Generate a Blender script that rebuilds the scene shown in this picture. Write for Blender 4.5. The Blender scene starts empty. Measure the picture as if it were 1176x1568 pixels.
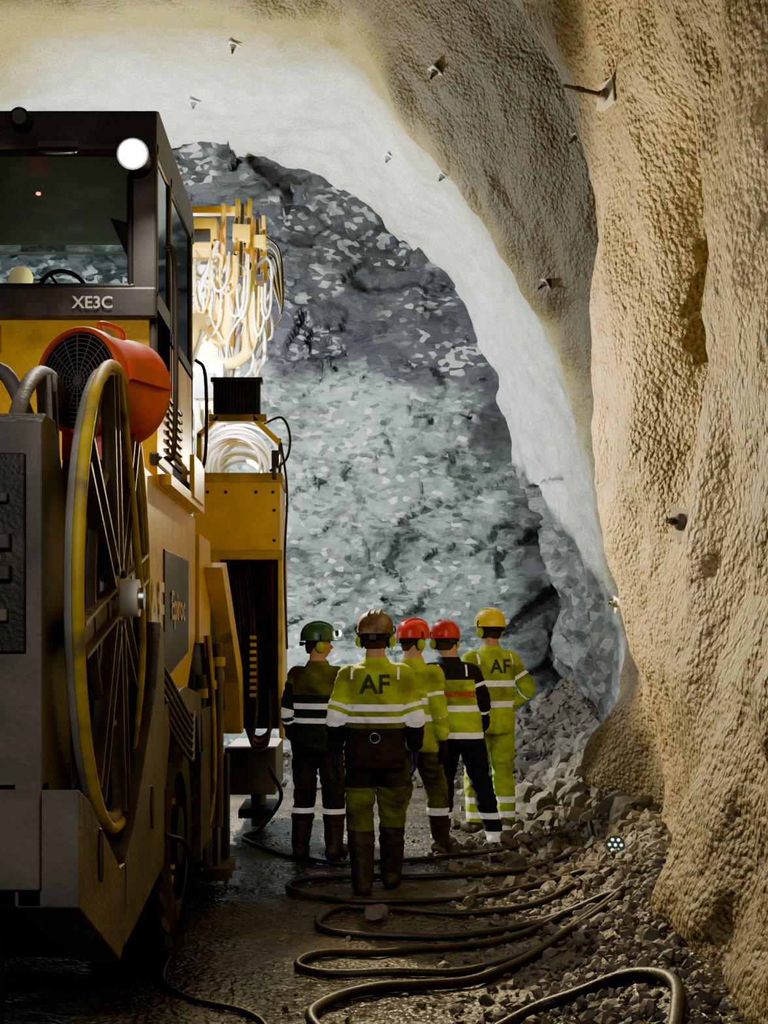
import bpy, bmesh, math, random
import numpy as np
from mathutils import Vector, Matrix, noise
from mathutils.bvhtree import BVHTree
random.seed(7); rng=np.random.default_rng(5)
V=Vector
scene=bpy.context.scene
COL=scene.collection

# ------------------------------------------------------------------ materials
def newmat(name):
    m=bpy.data.materials.new(name); m.use_nodes=True
    nt=m.node_tree; b=nt.nodes['Principled BSDF']
    return m,nt,b
def N(nt,t,**kw):
    n=nt.nodes.new(t)
    for k,v in kw.items():
        if k in n.inputs: n.inputs[k].default_value=v
        else: setattr(n,k,v)
    return n
def mixc(nt,fac,a,b):
    n=nt.nodes.new('ShaderNodeMix'); n.data_type='RGBA'
    for s,v in ((n.inputs[0],fac),(n.inputs[6],a),(n.inputs[7],b)):
        if isinstance(v,bpy.types.NodeSocket): nt.links.new(v,s)
        elif isinstance(v,(int,float)): s.default_value=v
        else: s.default_value=(*v,1)
    return n.outputs[2]
def ramp(nt,src,a,b):
    n=nt.nodes.new('ShaderNodeMapRange'); n.inputs[1].default_value=a; n.inputs[2].default_value=b
    nt.links.new(src,n.inputs[0]); return n.outputs[0]
def vmath(nt,op,a,b):
    n=nt.nodes.new('ShaderNodeVectorMath'); n.operation=op
    for i,v in enumerate((a,b)):
        if v is None: continue
        if isinstance(v,bpy.types.NodeSocket): nt.links.new(v,n.inputs[i])
        else: n.inputs[i].default_value=v
    return n.outputs[0]
def tex(nt,kind,scale,detail=3,vec=None,**kw):
    n=nt.nodes.new(kind); n.inputs['Scale'].default_value=scale
    if kind=='ShaderNodeTexNoise': n.inputs['Detail'].default_value=detail
    for k,v in kw.items(): setattr(n,k,v)
    if vec is not None: nt.links.new(vec,n.inputs['Vector'])
    return n
def mat(name,col,rough=.6,metal=0,var=.18,vs=6,dirt=None,damt=.0,bump=0,bs=60,coat=0,emis=0):
    m,nt,b=newmat(name)
    tc=nt.nodes.new('ShaderNodeTexCoord').outputs['Object']
    n=tex(nt,'ShaderNodeTexNoise',vs,4,tc)
    lo=tuple(c*(1-var) for c in col); hi=tuple(min(1,c*(1+var)) for c in col)
    c=mixc(nt,ramp(nt,n.outputs[0],.3,.7),lo,hi)
    if dirt:
        n2=tex(nt,'ShaderNodeTexNoise',vs*.45,6,tc)
        c=mixc(nt,ramp(nt,n2.outputs[0],.72-damt*.5,.78-damt*.25),c,dirt)
    nt.links.new(c,b.inputs['Base Color'])
    b.inputs['Roughness'].default_value=rough; b.inputs['Metallic'].default_value=metal
    b.inputs['Coat Weight'].default_value=coat
    if bump:
        n3=tex(nt,'ShaderNodeTexNoise',bs,2,tc)
        bp=nt.nodes.new('ShaderNodeBump'); bp.inputs['Strength'].default_value=bump; bp.inputs['Distance'].default_value=.01
        nt.links.new(n3.outputs[0],bp.inputs['Height']); nt.links.new(bp.outputs[0],b.inputs['Normal'])
    if emis:
        b.inputs['Emission Color'].default_value=(*col,1); b.inputs['Emission Strength'].default_value=emis
    return m
mud=(.13,.115,.09)
M={}
M['yellow']=mat('yellow_paint',(.86,.55,.006),.38,var=.1,dirt=(.38,.27,.08),damt=.27,bump=.15,vs=6)
M['yellow2']=mat('yellow_paint_dusty',(.62,.42,.04),.5,dirt=(.2,.16,.10),damt=.5,bump=.2,vs=6)
M['charcoal']=mat('charcoal_paint',(.055,.052,.052),.5,dirt=(.13,.12,.11),damt=.35,bump=.1)
M['steel']=mat('dusty_grey_steel',(.13,.125,.12),.62,dirt=(.24,.22,.19),damt=.5,bump=.35,bs=45,vs=4)
M['reelsteel']=mat('reel_grey_steel',(.30,.29,.27),.55,dirt=(.15,.13,.10),damt=.5,bump=.3,bs=45,vs=6)
M['dark']=mat('dark_greasy_steel',(.033,.031,.028),.5,dirt=(.10,.09,.07),damt=.35,bump=.3)
M['black']=mat('black_plastic',(.015,.015,.015),.45)
M['rubber']=mat('rubber_dirty',(.045,.04,.036),.75,dirt=mud,damt=.45,bump=.5)
M['cable']=mat('cable_sheath',(.026,.023,.02),.45,dirt=(.085,.07,.055),damt=.35,bump=.3)
M['orange']=mat('orange_plastic',(.80,.10,.035),.45,dirt=(.45,.15,.08),damt=.35)
M['red']=mat('red_helmet_paint',(.60,.02,.035),.35,dirt=(.3,.06,.05),damt=.25)
M['whosed']=mat('pale_hose',(.70,.71,.66),.5,dirt=(.45,.45,.38),damt=.3)
M['yhose']=mat('yellow_hose',(.66,.47,.03),.55,dirt=(.25,.2,.1),damt=.4,vs=12)
M['greyhose']=mat('grey_hose',(.17,.165,.155),.6,dirt=(.26,.24,.2),damt=.3)
M['chrome']=mat('rod_steel',(.55,.55,.55),.25,metal=1)
M['white']=mat('white_paint',(.75,.75,.72),.5,dirt=(.4,.38,.33),damt=.25)
M['interior']=mat('cab_interior',(.02,.02,.02),.8)
M['lampglow']=mat('lamp_glass_lit',(1,.93,.8),emis=140)
M['led']=mat('led_lit',(.35,1,.6),emis=5)
M['redled']=mat('red_led',(1,.02,.02),emis=12)
m,nt,b=newmat('window_glass'); M['glass']=m
nt.nodes.remove(b); o=nt.nodes['Material Output']
tr=N(nt,'ShaderNodeBsdfTransparent',Color=(.92,.96,.94,1)); gl=N(nt,'ShaderNodeBsdfGlossy',Roughness=.05,Color=(.6,.65,.65,1))
fr=N(nt,'ShaderNodeFresnel',IOR=1.4); mx=nt.nodes.new('ShaderNodeMixShader')
nt.links.new(fr.outputs[0],mx.inputs[0]); nt.links.new(tr.outputs[0],mx.inputs[1]); nt.links.new(gl.outputs[0],mx.inputs[2]); nt.links.new(mx.outputs[0],o.inputs[0])
hv=(.46,.64,.014)
M['hivis']=mat('hivis_fabric',hv,.8,dirt=(.22,.26,.035),damt=.45,vs=9,bump=.3,bs=90)
M['hivisdk']=mat('hivis_fabric_dirty',(.17,.21,.015),.85,dirt=(.06,.055,.03),damt=.55,vs=9,bump=.3,bs=90)
M['cdark']=mat('dark_workwear',(.028,.023,.018),.9,dirt=(.075,.06,.042),damt=.4,vs=8,bump=.3,bs=90)
M['navy']=mat('navy_workwear',(.013,.015,.030),.85,bump=.3,bs=90)
M['dgreen']=mat('dark_green_workwear',(.02,.035,.022),.85,bump=.3,bs=90)
M['silver']=mat('reflective_tape',(.85,.88,.92),.35,var=.25,vs=30,dirt=(.4,.4,.35),damt=.25,emis=.12)  # weak emission stands in for light thrown back by the tape
M['boot']=mat('muddy_boot',(.038,.029,.021),.6,dirt=(.08,.062,.045),damt=.4,bump=.4)
M['skin']=mat('skin',(.52,.30,.21),.55,var=.08)
M['hair']=mat('hair',(.06,.04,.025),.8)
M['eye']=mat('eye_white',(.8,.8,.78),.2); M['iris']=mat('iris',(.05,.06,.07),.2)
M['lip']=mat('lip',(.4,.17,.14),.5)
M['glove']=mat('blue_glove',(.03,.04,.11),.8,bump=.3); M['gloveb']=mat('black_glove',(.02,.02,.02),.8)
M['hgreen']=mat('green_helmet_paint',(.03,.12,.07),.35,dirt=(.08,.1,.06),damt=.3)
M['hbrown']=mat('muddy_helmet_paint',(.36,.27,.19),.65,dirt=(.10,.06,.04),damt=.65,vs=22)
M['hyellow']=mat('yellow_helmet_paint',(.88,.68,.01),.35)
M['muff']=mat('earmuff_green',(.38,.55,.03),.45)
M['logo']=mat('logo_dark',(.05,.07,.02),.8); M['logored']=mat('logo_red',(.75,.04,.03),.8); M['logow']=mat('logo_white',(.7,.7,.68),.6)

def facet_normal(nt,geon,cells,amts):
    v=geon
    for vo,a in zip(cells,amts):
        s=vmath(nt,'SUBTRACT',vo.outputs['Color'],(.5,.5,.5)); s=vmath(nt,'MULTIPLY',s,(a,a,a)); v=vmath(nt,'ADD',v,s)
    return vmath(nt,'NORMALIZE',v,None)
def layered_coords(nt,geo,amt=.45,sc=2.2,rot=.4,st=2.2,det=5):
    nb=tex(nt,'ShaderNodeTexNoise',sc,det,geo)
    wv=nt.nodes.new('ShaderNodeVectorMath'); wv.operation='MULTIPLY_ADD'
    nt.links.new(nb.outputs[1],wv.inputs[0]); wv.inputs[1].default_value=(amt,amt,amt); nt.links.new(geo,wv.inputs[2])
    mp=nt.nodes.new('ShaderNodeMapping'); mp.inputs['Rotation'].default_value=(0,rot,0); mp.inputs['Scale'].default_value=(1,1,st); nt.links.new(wv.outputs[0],mp.inputs[0])
    return nb,wv.outputs[0],mp.outputs[0]
# lining (shotcrete)
m,nt,b=newmat('shotcrete'); M['shot']=m
gn=nt.nodes.new('ShaderNodeNewGeometry'); geo=gn.outputs['Position']
sp=nt.nodes.new('ShaderNodeSeparateXYZ'); nt.links.new(geo,sp.inputs[0])
n1=tex(nt,'ShaderNodeTexNoise',.55,4,geo); n2=tex(nt,'ShaderNodeTexNoise',5,6,geo); n3=tex(nt,'ShaderNodeTexNoise',38,2,geo)
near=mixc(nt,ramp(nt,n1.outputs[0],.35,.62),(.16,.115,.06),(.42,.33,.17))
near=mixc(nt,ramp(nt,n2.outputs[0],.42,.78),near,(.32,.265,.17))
near=mixc(nt,ramp(nt,sp.outputs[1],10.2,10.9),near,(.17,.13,.065))  # ring between the ridges: shade put into its brown colour
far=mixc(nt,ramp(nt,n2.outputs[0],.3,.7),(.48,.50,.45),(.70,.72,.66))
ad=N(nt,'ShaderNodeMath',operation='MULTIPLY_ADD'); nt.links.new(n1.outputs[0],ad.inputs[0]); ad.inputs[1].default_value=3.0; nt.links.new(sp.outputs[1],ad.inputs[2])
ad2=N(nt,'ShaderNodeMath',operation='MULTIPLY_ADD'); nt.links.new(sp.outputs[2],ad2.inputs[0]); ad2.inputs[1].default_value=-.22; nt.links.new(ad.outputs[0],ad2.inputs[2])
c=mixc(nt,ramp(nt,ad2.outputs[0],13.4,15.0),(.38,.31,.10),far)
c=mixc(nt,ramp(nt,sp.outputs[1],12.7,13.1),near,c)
spk=mixc(nt,ramp(nt,n3.outputs[0],.35,.7),(.55,.55,.55),(1.15,1.15,1.15))
mm=nt.nodes.new('ShaderNodeMix'); mm.data_type='RGBA'; mm.blend_type='MULTIPLY'; mm.inputs[0].default_value=.7
nt.links.new(c,mm.inputs[6]); nt.links.new(spk,mm.inputs[7]); c=mm.outputs[2]
a1=N(nt,'ShaderNodeMath',operation='MULTIPLY_ADD'); nt.links.new(sp.outputs[2],a1.inputs[0]); a1.inputs[1].default_value=-.75; nt.links.new(ad.outputs[0],a1.inputs[2])
_,wl,ml=layered_coords(nt,geo,.18,2.2,.4,2.0,3)
vr=tex(nt,'ShaderNodeTexVoronoi',5,vec=ml); vr2=tex(nt,'ShaderNodeTexVoronoi',13,vec=ml)
scr=nt.nodes.new('ShaderNodeSeparateColor'); nt.links.new(vr.outputs['Color'],scr.inputs[0])
rcol=mixc(nt,scr.outputs[0],(.07,.075,.075),(.22,.23,.22))
rmask=ramp(nt,a1.outputs[0],15.0,15.3)
c=mixc(nt,rmask,c,rcol)
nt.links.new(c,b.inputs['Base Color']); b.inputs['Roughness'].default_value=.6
v1=tex(nt,'ShaderNodeTexVoronoi',30,vec=geo); n4=tex(nt,'ShaderNodeTexNoise',20,6,geo)
h=N(nt,'ShaderNodeMath',operation='MULTIPLY_ADD'); nt.links.new(v1.outputs[0],h.inputs[0]); h.inputs[1].default_value=-.4; nt.links.new(n4.outputs[0],h.inputs[2])
bp=nt.nodes.new('ShaderNodeBump'); bp.inputs['Distance'].default_value=.042
bs=nt.nodes.new('ShaderNodeMapRange'); bs.inputs[1].default_value=11; bs.inputs[2].default_value=13.5; bs.inputs[3].default_value=1.0; bs.inputs[4].default_value=.35
nt.links.new(sp.outputs[1],bs.inputs[0]); nt.links.new(bs.outputs[0],bp.inputs['Strength'])
fn_=facet_normal(nt,gn.outputs['Normal'],(vr,vr2),(.8,.4))
mn=nt.nodes.new('ShaderNodeMix'); mn.data_type='VECTOR'; nt.links.new(rmask,mn.inputs[0]); nt.links.new(gn.outputs['Normal'],mn.inputs[4]); nt.links.new(fn_,mn.inputs[5])
nt.links.new(mn.outputs[1],bp.inputs['Normal'])
nt.links.new(h.outputs[0],bp.inputs['Height']); nt.links.new(bp.outputs[0],b.inputs['Normal'])

# rock face
m,nt,b=newmat('rock_face_stone'); M['rock']=m
gn=nt.nodes.new('ShaderNodeNewGeometry'); geo=gn.outputs['Position']
sp=nt.nodes.new('ShaderNodeSeparateXYZ'); nt.links.new(geo,sp.inputs[0])
nd=tex(nt,'ShaderNodeTexNoise',.7,4,geo)
nb,wvo,mpo=layered_coords(nt,geo,.16,1.8,.55,1.8,3)
vo=tex(nt,'ShaderNodeTexVoronoi',1.3,vec=mpo); vo2=tex(nt,'ShaderNodeTexVoronoi',3.6,vec=mpo); vo3=tex(nt,'ShaderNodeTexVoronoi',10,vec=mpo)
sc=nt.nodes.new('ShaderNodeSeparateColor'); nt.links.new(vo.outputs['Color'],sc.inputs[0])
sc2=nt.nodes.new('ShaderNodeSeparateColor'); nt.links.new(vo2.outputs['Color'],sc2.inputs[0])
sc3=nt.nodes.new('ShaderNodeSeparateColor'); nt.links.new(vo3.outputs['Color'],sc3.inputs[0])
nf=tex(nt,'ShaderNodeTexNoise',5,9,mpo); nf.inputs['Roughness'].default_value=.68
nlo=tex(nt,'ShaderNodeTexNoise',1.1,6,mpo)
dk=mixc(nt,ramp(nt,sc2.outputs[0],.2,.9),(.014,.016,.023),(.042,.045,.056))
dkp=N(nt,'ShaderNodeMath',operation='MULTIPLY'); nt.links.new(ramp(nt,sc3.outputs[1],.66,.72),dkp.inputs[0]); nt.links.new(ramp(nt,nlo.outputs[0],.47,.56),dkp.inputs[1])
dk=mixc(nt,dkp.outputs[0],dk,(.25,.27,.28))
pl=mixc(nt,ramp(nt,nlo.outputs[0],.35,.65),(.12,.148,.142),(.235,.285,.265))
pl=mixc(nt,ramp(nt,sc3.outputs[0],.80,.86),pl,(.09,.11,.11))
pl=mixc(nt,ramp(nt,nf.outputs[0],.47,.33),pl,(.06,.075,.078))
pl=mixc(nt,ramp(nt,nf.outputs[0],.56,.70),pl,(.34,.39,.37))
pl=mixc(nt,ramp(nt,sc3.outputs[2],.90,.93),pl,(.40,.45,.43))
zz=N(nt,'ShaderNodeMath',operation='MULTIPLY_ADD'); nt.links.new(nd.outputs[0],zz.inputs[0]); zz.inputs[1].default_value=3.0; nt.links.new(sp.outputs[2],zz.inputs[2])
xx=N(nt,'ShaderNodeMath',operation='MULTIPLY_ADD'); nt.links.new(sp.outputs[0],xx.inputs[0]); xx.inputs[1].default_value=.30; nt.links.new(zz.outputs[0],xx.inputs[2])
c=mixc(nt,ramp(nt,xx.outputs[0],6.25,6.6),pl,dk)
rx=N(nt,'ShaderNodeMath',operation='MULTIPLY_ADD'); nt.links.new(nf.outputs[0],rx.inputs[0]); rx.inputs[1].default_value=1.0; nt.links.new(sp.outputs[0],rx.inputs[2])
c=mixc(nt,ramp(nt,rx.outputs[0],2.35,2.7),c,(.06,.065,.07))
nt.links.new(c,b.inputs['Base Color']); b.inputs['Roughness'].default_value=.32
bp=nt.nodes.new('ShaderNodeBump'); bp.inputs['Strength'].default_value=.75; bp.inputs['Distance'].default_value=.06
nt.links.new(facet_normal(nt,gn.outputs['Normal'],(vo,vo2,vo3),(.45,.55,.35)),bp.inputs['Normal'])
nt.links.new(nf.outputs[0],bp.inputs['Height']); nt.links.new(bp.outputs[0],b.inputs['Normal'])

# floor
m,nt,b=newmat('wet_gravel_mud'); M['floor']=m
geo=nt.nodes.new('ShaderNodeNewGeometry').outputs['Position']
n1=tex(nt,'ShaderNodeTexNoise',.9,4,geo); n2=tex(nt,'ShaderNodeTexNoise',22,5,geo); vg=tex(nt,'ShaderNodeTexVoronoi',34,vec=geo)
c=mixc(nt,ramp(nt,n1.outputs[0],.35,.65),(.024,.02,.016),(.072,.061,.047))
c=mixc(nt,ramp(nt,n2.outputs[0],.48,.75),c,(.155,.137,.11))
nt.links.new(c,b.inputs['Base Color'])
rr=nt.nodes.new('ShaderNodeMapRange'); rr.inputs[1].default_value=.42; rr.inputs[2].default_value=.65; rr.inputs[3].default_value=.14; rr.inputs[4].default_value=.7
nt.links.new(n1.outputs[0],rr.inputs[0]); nt.links.new(rr.outputs[0],b.inputs['Roughness'])
h=N(nt,'ShaderNodeMath',operation='MULTIPLY_ADD'); nt.links.new(vg.outputs[0],h.inputs[0]); h.inputs[1].default_value=-.6; nt.links.new(n2.outputs[0],h.inputs[2])
bp=nt.nodes.new('ShaderNodeBump'); bp.inputs['Strength'].default_value=.8; bp.inputs['Distance'].default_value=.03
nt.links.new(h.outputs[0],bp.inputs['Height']); nt.links.new(bp.outputs[0],b.inputs['Normal'])
M['stone']=mat('broken_stone',(.14,.128,.113),.65,var=.6,vs=2.5,dirt=(.065,.055,.042),damt=.5,bump=.6,bs=30)

# ------------------------------------------------------------------ mesh builder
def catmull(pts,res):
    pts=[V(p) for p in pts]
    if res<=1 or len(pts)<3: return pts
    P=[2*pts[0]-pts[1]]+pts+[2*pts[-1]-pts[-2]]; out=[]
    for i in range(1,len(P)-2):
        p0,p1,p2,p3=P[i-1:i+3]
        for k in range(res):
            t=k/res
            out.append(.5*((2*p1)+(p2-p0)*t+(2*p0-5*p1+4*p2-p3)*t*t+(3*p1-p0-3*p2+p3)*t**3))
    out.append(pts[-1]); return out
class MB:
    def __init__(s): s.v=[];s.f=[];s.m=[];s.s=[];s.mats=[]
    def mi(s,k):
        if k not in s.mats: s.mats.append(k)
        return s.mats.index(k)
    def add(s,vs,fs,m,smooth=False,X=None):
        o=len(s.v); i=s.mi(m)
        for v in vs: s.v.append(tuple(X@V(v)) if X else tuple(v))
        for f in fs: s.f.append([a+o for a in f]); s.m.append(i); s.s.append(smooth)
    def box(s,x0,x1,y0,y1,z0,z1,m,X=None):
        vs=[(x,y,z) for x in(x0,x1) for y in(y0,y1) for z in(z0,z1)]
        s.add(vs,[(0,1,3,2),(4,6,7,5),(0,4,5,1),(2,3,7,6),(0,2,6,4),(1,5,7,3)],m,False,X)
    def prism(s,ax,pts,a0,a1,m,X=None):
        n=len(pts)
        def mk(p,a): return (a,p[0],p[1]) if ax=='x' else ((p[0],a,p[1]) if ax=='y' else (p[0],p[1],a))
        vs=[mk(p,a0) for p in pts]+[mk(p,a1) for p in pts]
        s.add(vs,[list(range(n))[::-1],list(range(n,2*n))]+[(i,(i+1)%n,n+(i+1)%n,n+i) for i in range(n)],m,False,X)
    def rings(s,rings,m,cap=True,smooth=True,X=None):
        n=len(rings[0]); vs=[p for r in rings for p in r]; fs=[]
        for k in range(len(rings)-1):
            for i in range(n):
                j=(i+1)%n; fs.append((k*n+i,k*n+j,(k+1)*n+j,(k+1)*n+i))
        s.add(vs,fs,m,smooth,X)
        if cap:
            s.add(rings[0],[list(range(n))[::-1]],m,False,X); s.add(rings[-1],[list(range(n))],m,False,X)
    def tube(s,pts,r,m,seg=8,res=6,cap=True,X=None,closed=False):
        if not isinstance(r,(list,tuple)): r=[r]*len(pts)
        P=catmull(pts,res); n=len(P); R=np.interp(np.linspace(0,len(r)-1,n),range(len(r)),r)
        T=[(P[min(i+1,n-1)]-P[max(i-1,0)]).normalized() for i in range(n)]
        up=V((0,0,1)) if abs(T[0].z)<.9 else V((1,0,0)); a=T[0].cross(up).normalized(); rs=[]
        for i in range(n):
            a=(a-T[i]*a.dot(T[i])).normalized(); bb=T[i].cross(a)
            rs.append([tuple(P[i]+(a*math.cos(q)+bb*math.sin(q))*R[i]) for q in [2*math.pi*k/seg for k in range(seg)]])
        s.rings(rs,m,cap,True,X)
    def cyl(s,p0,p1,r,m,r1=None,seg=20,X=None):
        s.tube([p0,p1],[r,r if r1 is None else r1],m,seg,1,True,X)
    def torus(s,c,ax,R,r,m,seg=40,ts=8,a0=0,a1=2*math.pi,X=None):
        c=V(c);ax=V(ax).normalized(); u=ax.orthogonal().normalized()
        if abs(ax.x)>.9: u=V((0,1,0))
        w=ax.cross(u)
        full=abs(a1-a0-2*math.pi)<1e-6
        pts=[c+(u*math.cos(a)+w*math.sin(a))*R for a in np.linspace(a0,a1,seg+1)]
        s.tube(pts,r,m,ts,1,not full,X)
    def ell(s,c,r,m,nu=16,nv=12,z0=-1,X=None):
        rs=[]
        for k in range(nv+1):
            ph=math.asin(max(z0,-1))+ (math.pi/2-math.asin(max(z0,-1)))*k/nv
            cc=max(math.cos(ph),1e-3)
            rs.append([(c[0]+r[0]*cc*math.cos(2*math.pi*i/nu),c[1]+r[1]*cc*math.sin(2*math.pi*i/nu),c[2]+r[2]*math.sin(ph)) for i in range(nu)])
        s.rings(rs,m,True,True,X)
    def obj(s,name,parent=None,bevel=0,T=None):
        me=bpy.data.meshes.new(name); me.from_pydata(s.v,[],s.f)
        for k in s.mats: me.materials.append(M[k])
        me.polygons.foreach_set('material_index',s.m); me.polygons.foreach_set('use_smooth',s.s)
        if T is not None: me.transform(T)
        me.update(); ob=bpy.data.objects.new(name,me); COL.objects.link(ob)
        if parent: ob.parent=parent
        if bevel:
            bm=bmesh.new(); bm.from_mesh(me); bmesh.ops.recalc_face_normals(bm,faces=bm.faces); bm.to_mesh(me); bm.free()
            md=ob.modifiers.new('bevel','BEVEL'); md.width=bevel; md.segments=2; md.limit_method='ANGLE'; md.angle_limit=math.radians(50)
        return ob
def empty(name,loc=(0,0,0),rz=0):
    e=bpy.data.objects.new(name,None); COL.objects.link(e); e.location=loc; e.rotation_euler=(0,0,rz); e.empty_display_size=.3; return e
def text_mesh(body,size):
    cu=bpy.data.curves.new('t','FONT'); cu.body=body; cu.size=size; cu.align_x='CENTER'; cu.align_y='CENTER'; cu.resolution_u=3; cu.offset=size*.018
    ob=bpy.data.objects.new('t',cu); COL.objects.link(ob); bpy.context.view_layer.update()
    dg=bpy.context.evaluated_depsgraph_get(); me=bpy.data.meshes.new_from_object(ob.evaluated_get(dg)); bpy.data.objects.remove(ob); return me
def place_text(name,body,size,Mx,mk,parent):
    me=text_mesh(body,size); me.transform(Mx); me.materials.clear(); me.materials.append(M[mk])
    ob=bpy.data.objects.new(name,me); COL.objects.link(ob); ob.parent=parent; return ob

# ------------------------------------------------------------------ tunnel lining
C0=(-2.6,1.5)
LEFT=[(-4,7.85),(-5.5,7.1),(-6.9,5.6),(-7.8,3.6),(-8.1,1.5),(-7.9,-.9)]
rings={
-4:([(1.5,-.9),(1.7,1),(1.9,2.5),(1.8,4),(1.4,5.6),(.5,7.2),(-.8,8.3)],8.8),
3:([(1.1,-.9),(1.25,.4),(1.5,1.5),(1.7,2.7),(1.75,4),(1.45,5.4),(.5,7),(-.8,8.2)],8.8),
4.7:([(1.2,-.9),(1.34,.4),(1.52,1.5),(1.72,2.7),(1.8,4),(1.55,5.4),(.6,7),(-.8,8.2)],8.8),
5.7:([(1.35,-.9),(1.48,.4),(1.62,1.5),(1.78,2.7),(1.85,4),(1.6,5.4),(.7,7),(-.8,8.3)],8.8),
7.1:([(1.6,-.9),(1.78,.4),(1.84,1.5),(1.94,2.7),(1.95,4),(1.68,5.4),(.8,7.1),(-.8,8.3)],8.8),
8.6:([(1.9,-.9),(2.08,.4),(2.02,1.5),(1.90,2.7),(1.86,4),(1.72,5.2),(1.38,6.3),(.7,7.3),(-.8,8.4)],8.8),
10:([(2.3,-.9),(2.4,.42),(2.3,.92),(2.18,1.47),(2.05,1.77),(1.92,2.17),(1.88,2.57),(1.86,3.07),(1.85,3.57),(1.8,4.07),(1.8,4.57),(1.75,5.07),(1.7,5.58),(1.55,6.18),(1.3,6.57),(.9,7.2),(.2,7.8),(-1,8.4)],8.7),
10.9:([(2.1,-.9),(2.1,.5),(2.25,1.1),(2.55,1.6),(2.8,2.3),(2.85,3.2),(2.75,4.2),(2.6,5),(2.3,5.8),(1.8,6.7),(1.1,7.5),(.3,8.15),(-1,8.65)],8.95),
13:([(2.6,-.9),(2.67,.9),(2.73,1.75),(2.5,2.53),(2.44,3.11),(2.28,3.63),(2.08,4.28),(1.95,4.8),(1.69,5.26),(1.37,5.65),(1.04,6.1),(.65,6.56),(.39,7.01),(.2,7.53),(-.07,7.9),(-1,7.9)],7.9),
14.2:([(2.9,-.9),(3.0,.9),(3.05,1.75),(2.9,2.6),(2.75,3.4),(2.5,4.3),(2.2,5.1),(1.8,5.8),(1.3,6.5),(.7,7.2),(.1,7.9),(-1,8.2)],8.25),
17:([(2.9,-.9),(2.9,.75),(2.6,1.5),(2.4,2.4),(2.1,3.56),(1.8,4.75),(1.6,5.5),(1.36,6.2),(1.02,6.75),(.17,7.35),(-.6,7.8),(-2.1,7.94)],7.95),
18:([(2.9,-.9),(2.9,.75),(2.6,1.5),(2.4,2.4),(2.1,3.56),(1.8,4.75),(1.6,5.5),(1.36,6.2),(1.02,6.75),(.17,7.35),(-.6,7.8),(-2.1,7.94)],7.95)}
th=np.concatenate([np.radians(np.linspace(-27,88,340)),np.radians(np.linspace(89,207,90))])
ys=np.concatenate([np.linspace(-4,3,20,endpoint=False),np.linspace(3,18,440)])
ky=sorted(rings); RR=[]
for k in ky:
    R,cr=rings[k]; pts=R+[(-2.6,cr)]+LEFT
    t=[math.atan2(z-C0[1],x-C0[0]) for x,z in pts]; t=[a if a>-1.5 else a+2*math.pi for a in t]
    r=[math.hypot(z-C0[1],x-C0[0]) for x,z in pts]
    RR.append(np.interp(th,t,r))
RR=np.array(RR)
ker=np.array([1,2,3,2,1.]);ker/=ker.sum()
for i in range(len(RR)):
    RR[i]=np.convolve(np.pad(RR[i],2,mode='edge'),ker,'valid')
G=np.array([np.interp(ys,ky,RR[:,j]) for j in range(len(th))]).T
sg=.12; Gs=np.zeros_like(G)
for i,y in enumerate(ys):
    w=np.exp(-((ys-y)/sg)**2/2); w*=np.gradient(ys); Gs[i]=(w[:,None]*G).sum(0)/w.sum()
G=Gs
XX=C0[0]+G*np.cos(th)[None,:]; ZZ=C0[1]+G*np.sin(th)[None,:]
nz=noise.noise
D=np.zeros_like(G)
for i in range(len(ys)):
    y=ys[i]; rocky=max(0,min(1,(y-14.8)/1.5)); am=1.0 if y<9.3 else max(.45,1-(y-9.3)*.8)
    for j in range(len(th)):
        x=XX[i,j]; z=ZZ[i,j]
        d=.13*nz((x*.6,y*.6+3,z*.5))+am*.14*nz((x*1.3+9,y*1.7,z*.9))+.055*nz((x*3.5,y*3.5+5,z*3))
        if y>12.5: d+=.07*nz((x*1.1,y*1.1,z*1.1+7))
        if j<340: d+=.013*nz((x*12,y*12,z*12))
        if rocky>0 and z<3.6: d+=rocky*.3*abs(nz((x*2.2,y*2.2,z*2.2)))
        if x>1:
            d+=.42*math.exp(-((y-7.85+(z-3.8)*.22)/.38)**2-((z-3.9)/1.15)**2)
            d-=.06*math.exp(-((y-6.75+(z-3)*.2)/.5)**2-((z-3.8)/1.2)**2)
            d-=.30*math.exp(-((y-10.75)/.4)**2-((z-.65)/.5)**2)
        D[i,j]=d
G2=G+D
XX=C0[0]+G2*np.cos(th)[None,:]; ZZ=C0[1]+G2*np.sin(th)[None,:]; YY=np.repeat(ys[:,None],len(th),1)
P=np.stack([XX,YY,ZZ],-1)
nrm=np.cross(np.gradient(P,axis=1),np.gradient(P,axis=0)); nrm/=np.linalg.norm(nrm,axis=2,keepdims=True)
cen=np.stack([np.full_like(XX,C0[0]),YY,np.full_like(XX,C0[1])],-1)
if ((cen-P)*nrm).sum()<0: nrm=-nrm
def grid_obj(name,P,mk,nrm=None,flip=False,smooth=True):
    a,b=P.shape[:2]; idx=np.arange(a*b).reshape(a,b)
    q=np.stack([idx[:-1,:-1],idx[1:,:-1],idx[1:,1:],idx[:-1,1:]],-1).reshape(-1,4)
    if flip: q=q[:,::-1]
    me=bpy.data.meshes.new(name); me.from_pydata(P.reshape(-1,3).tolist(),[],q.tolist())
    me.polygons.foreach_set('use_smooth',[smooth]*len(q)); me.materials.append(M[mk]); me.update()
    if nrm is not None: me.normals_split_custom_set_from_vertices(nrm.reshape(-1,3).tolist())
    ob=bpy.data.objects.new(name,me); COL.objects.link(ob); return ob,q
j1=int(np.argmin(abs(th-math.radians(66)))); j2=int(np.argmin(abs(th-math.radians(125))))
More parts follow.
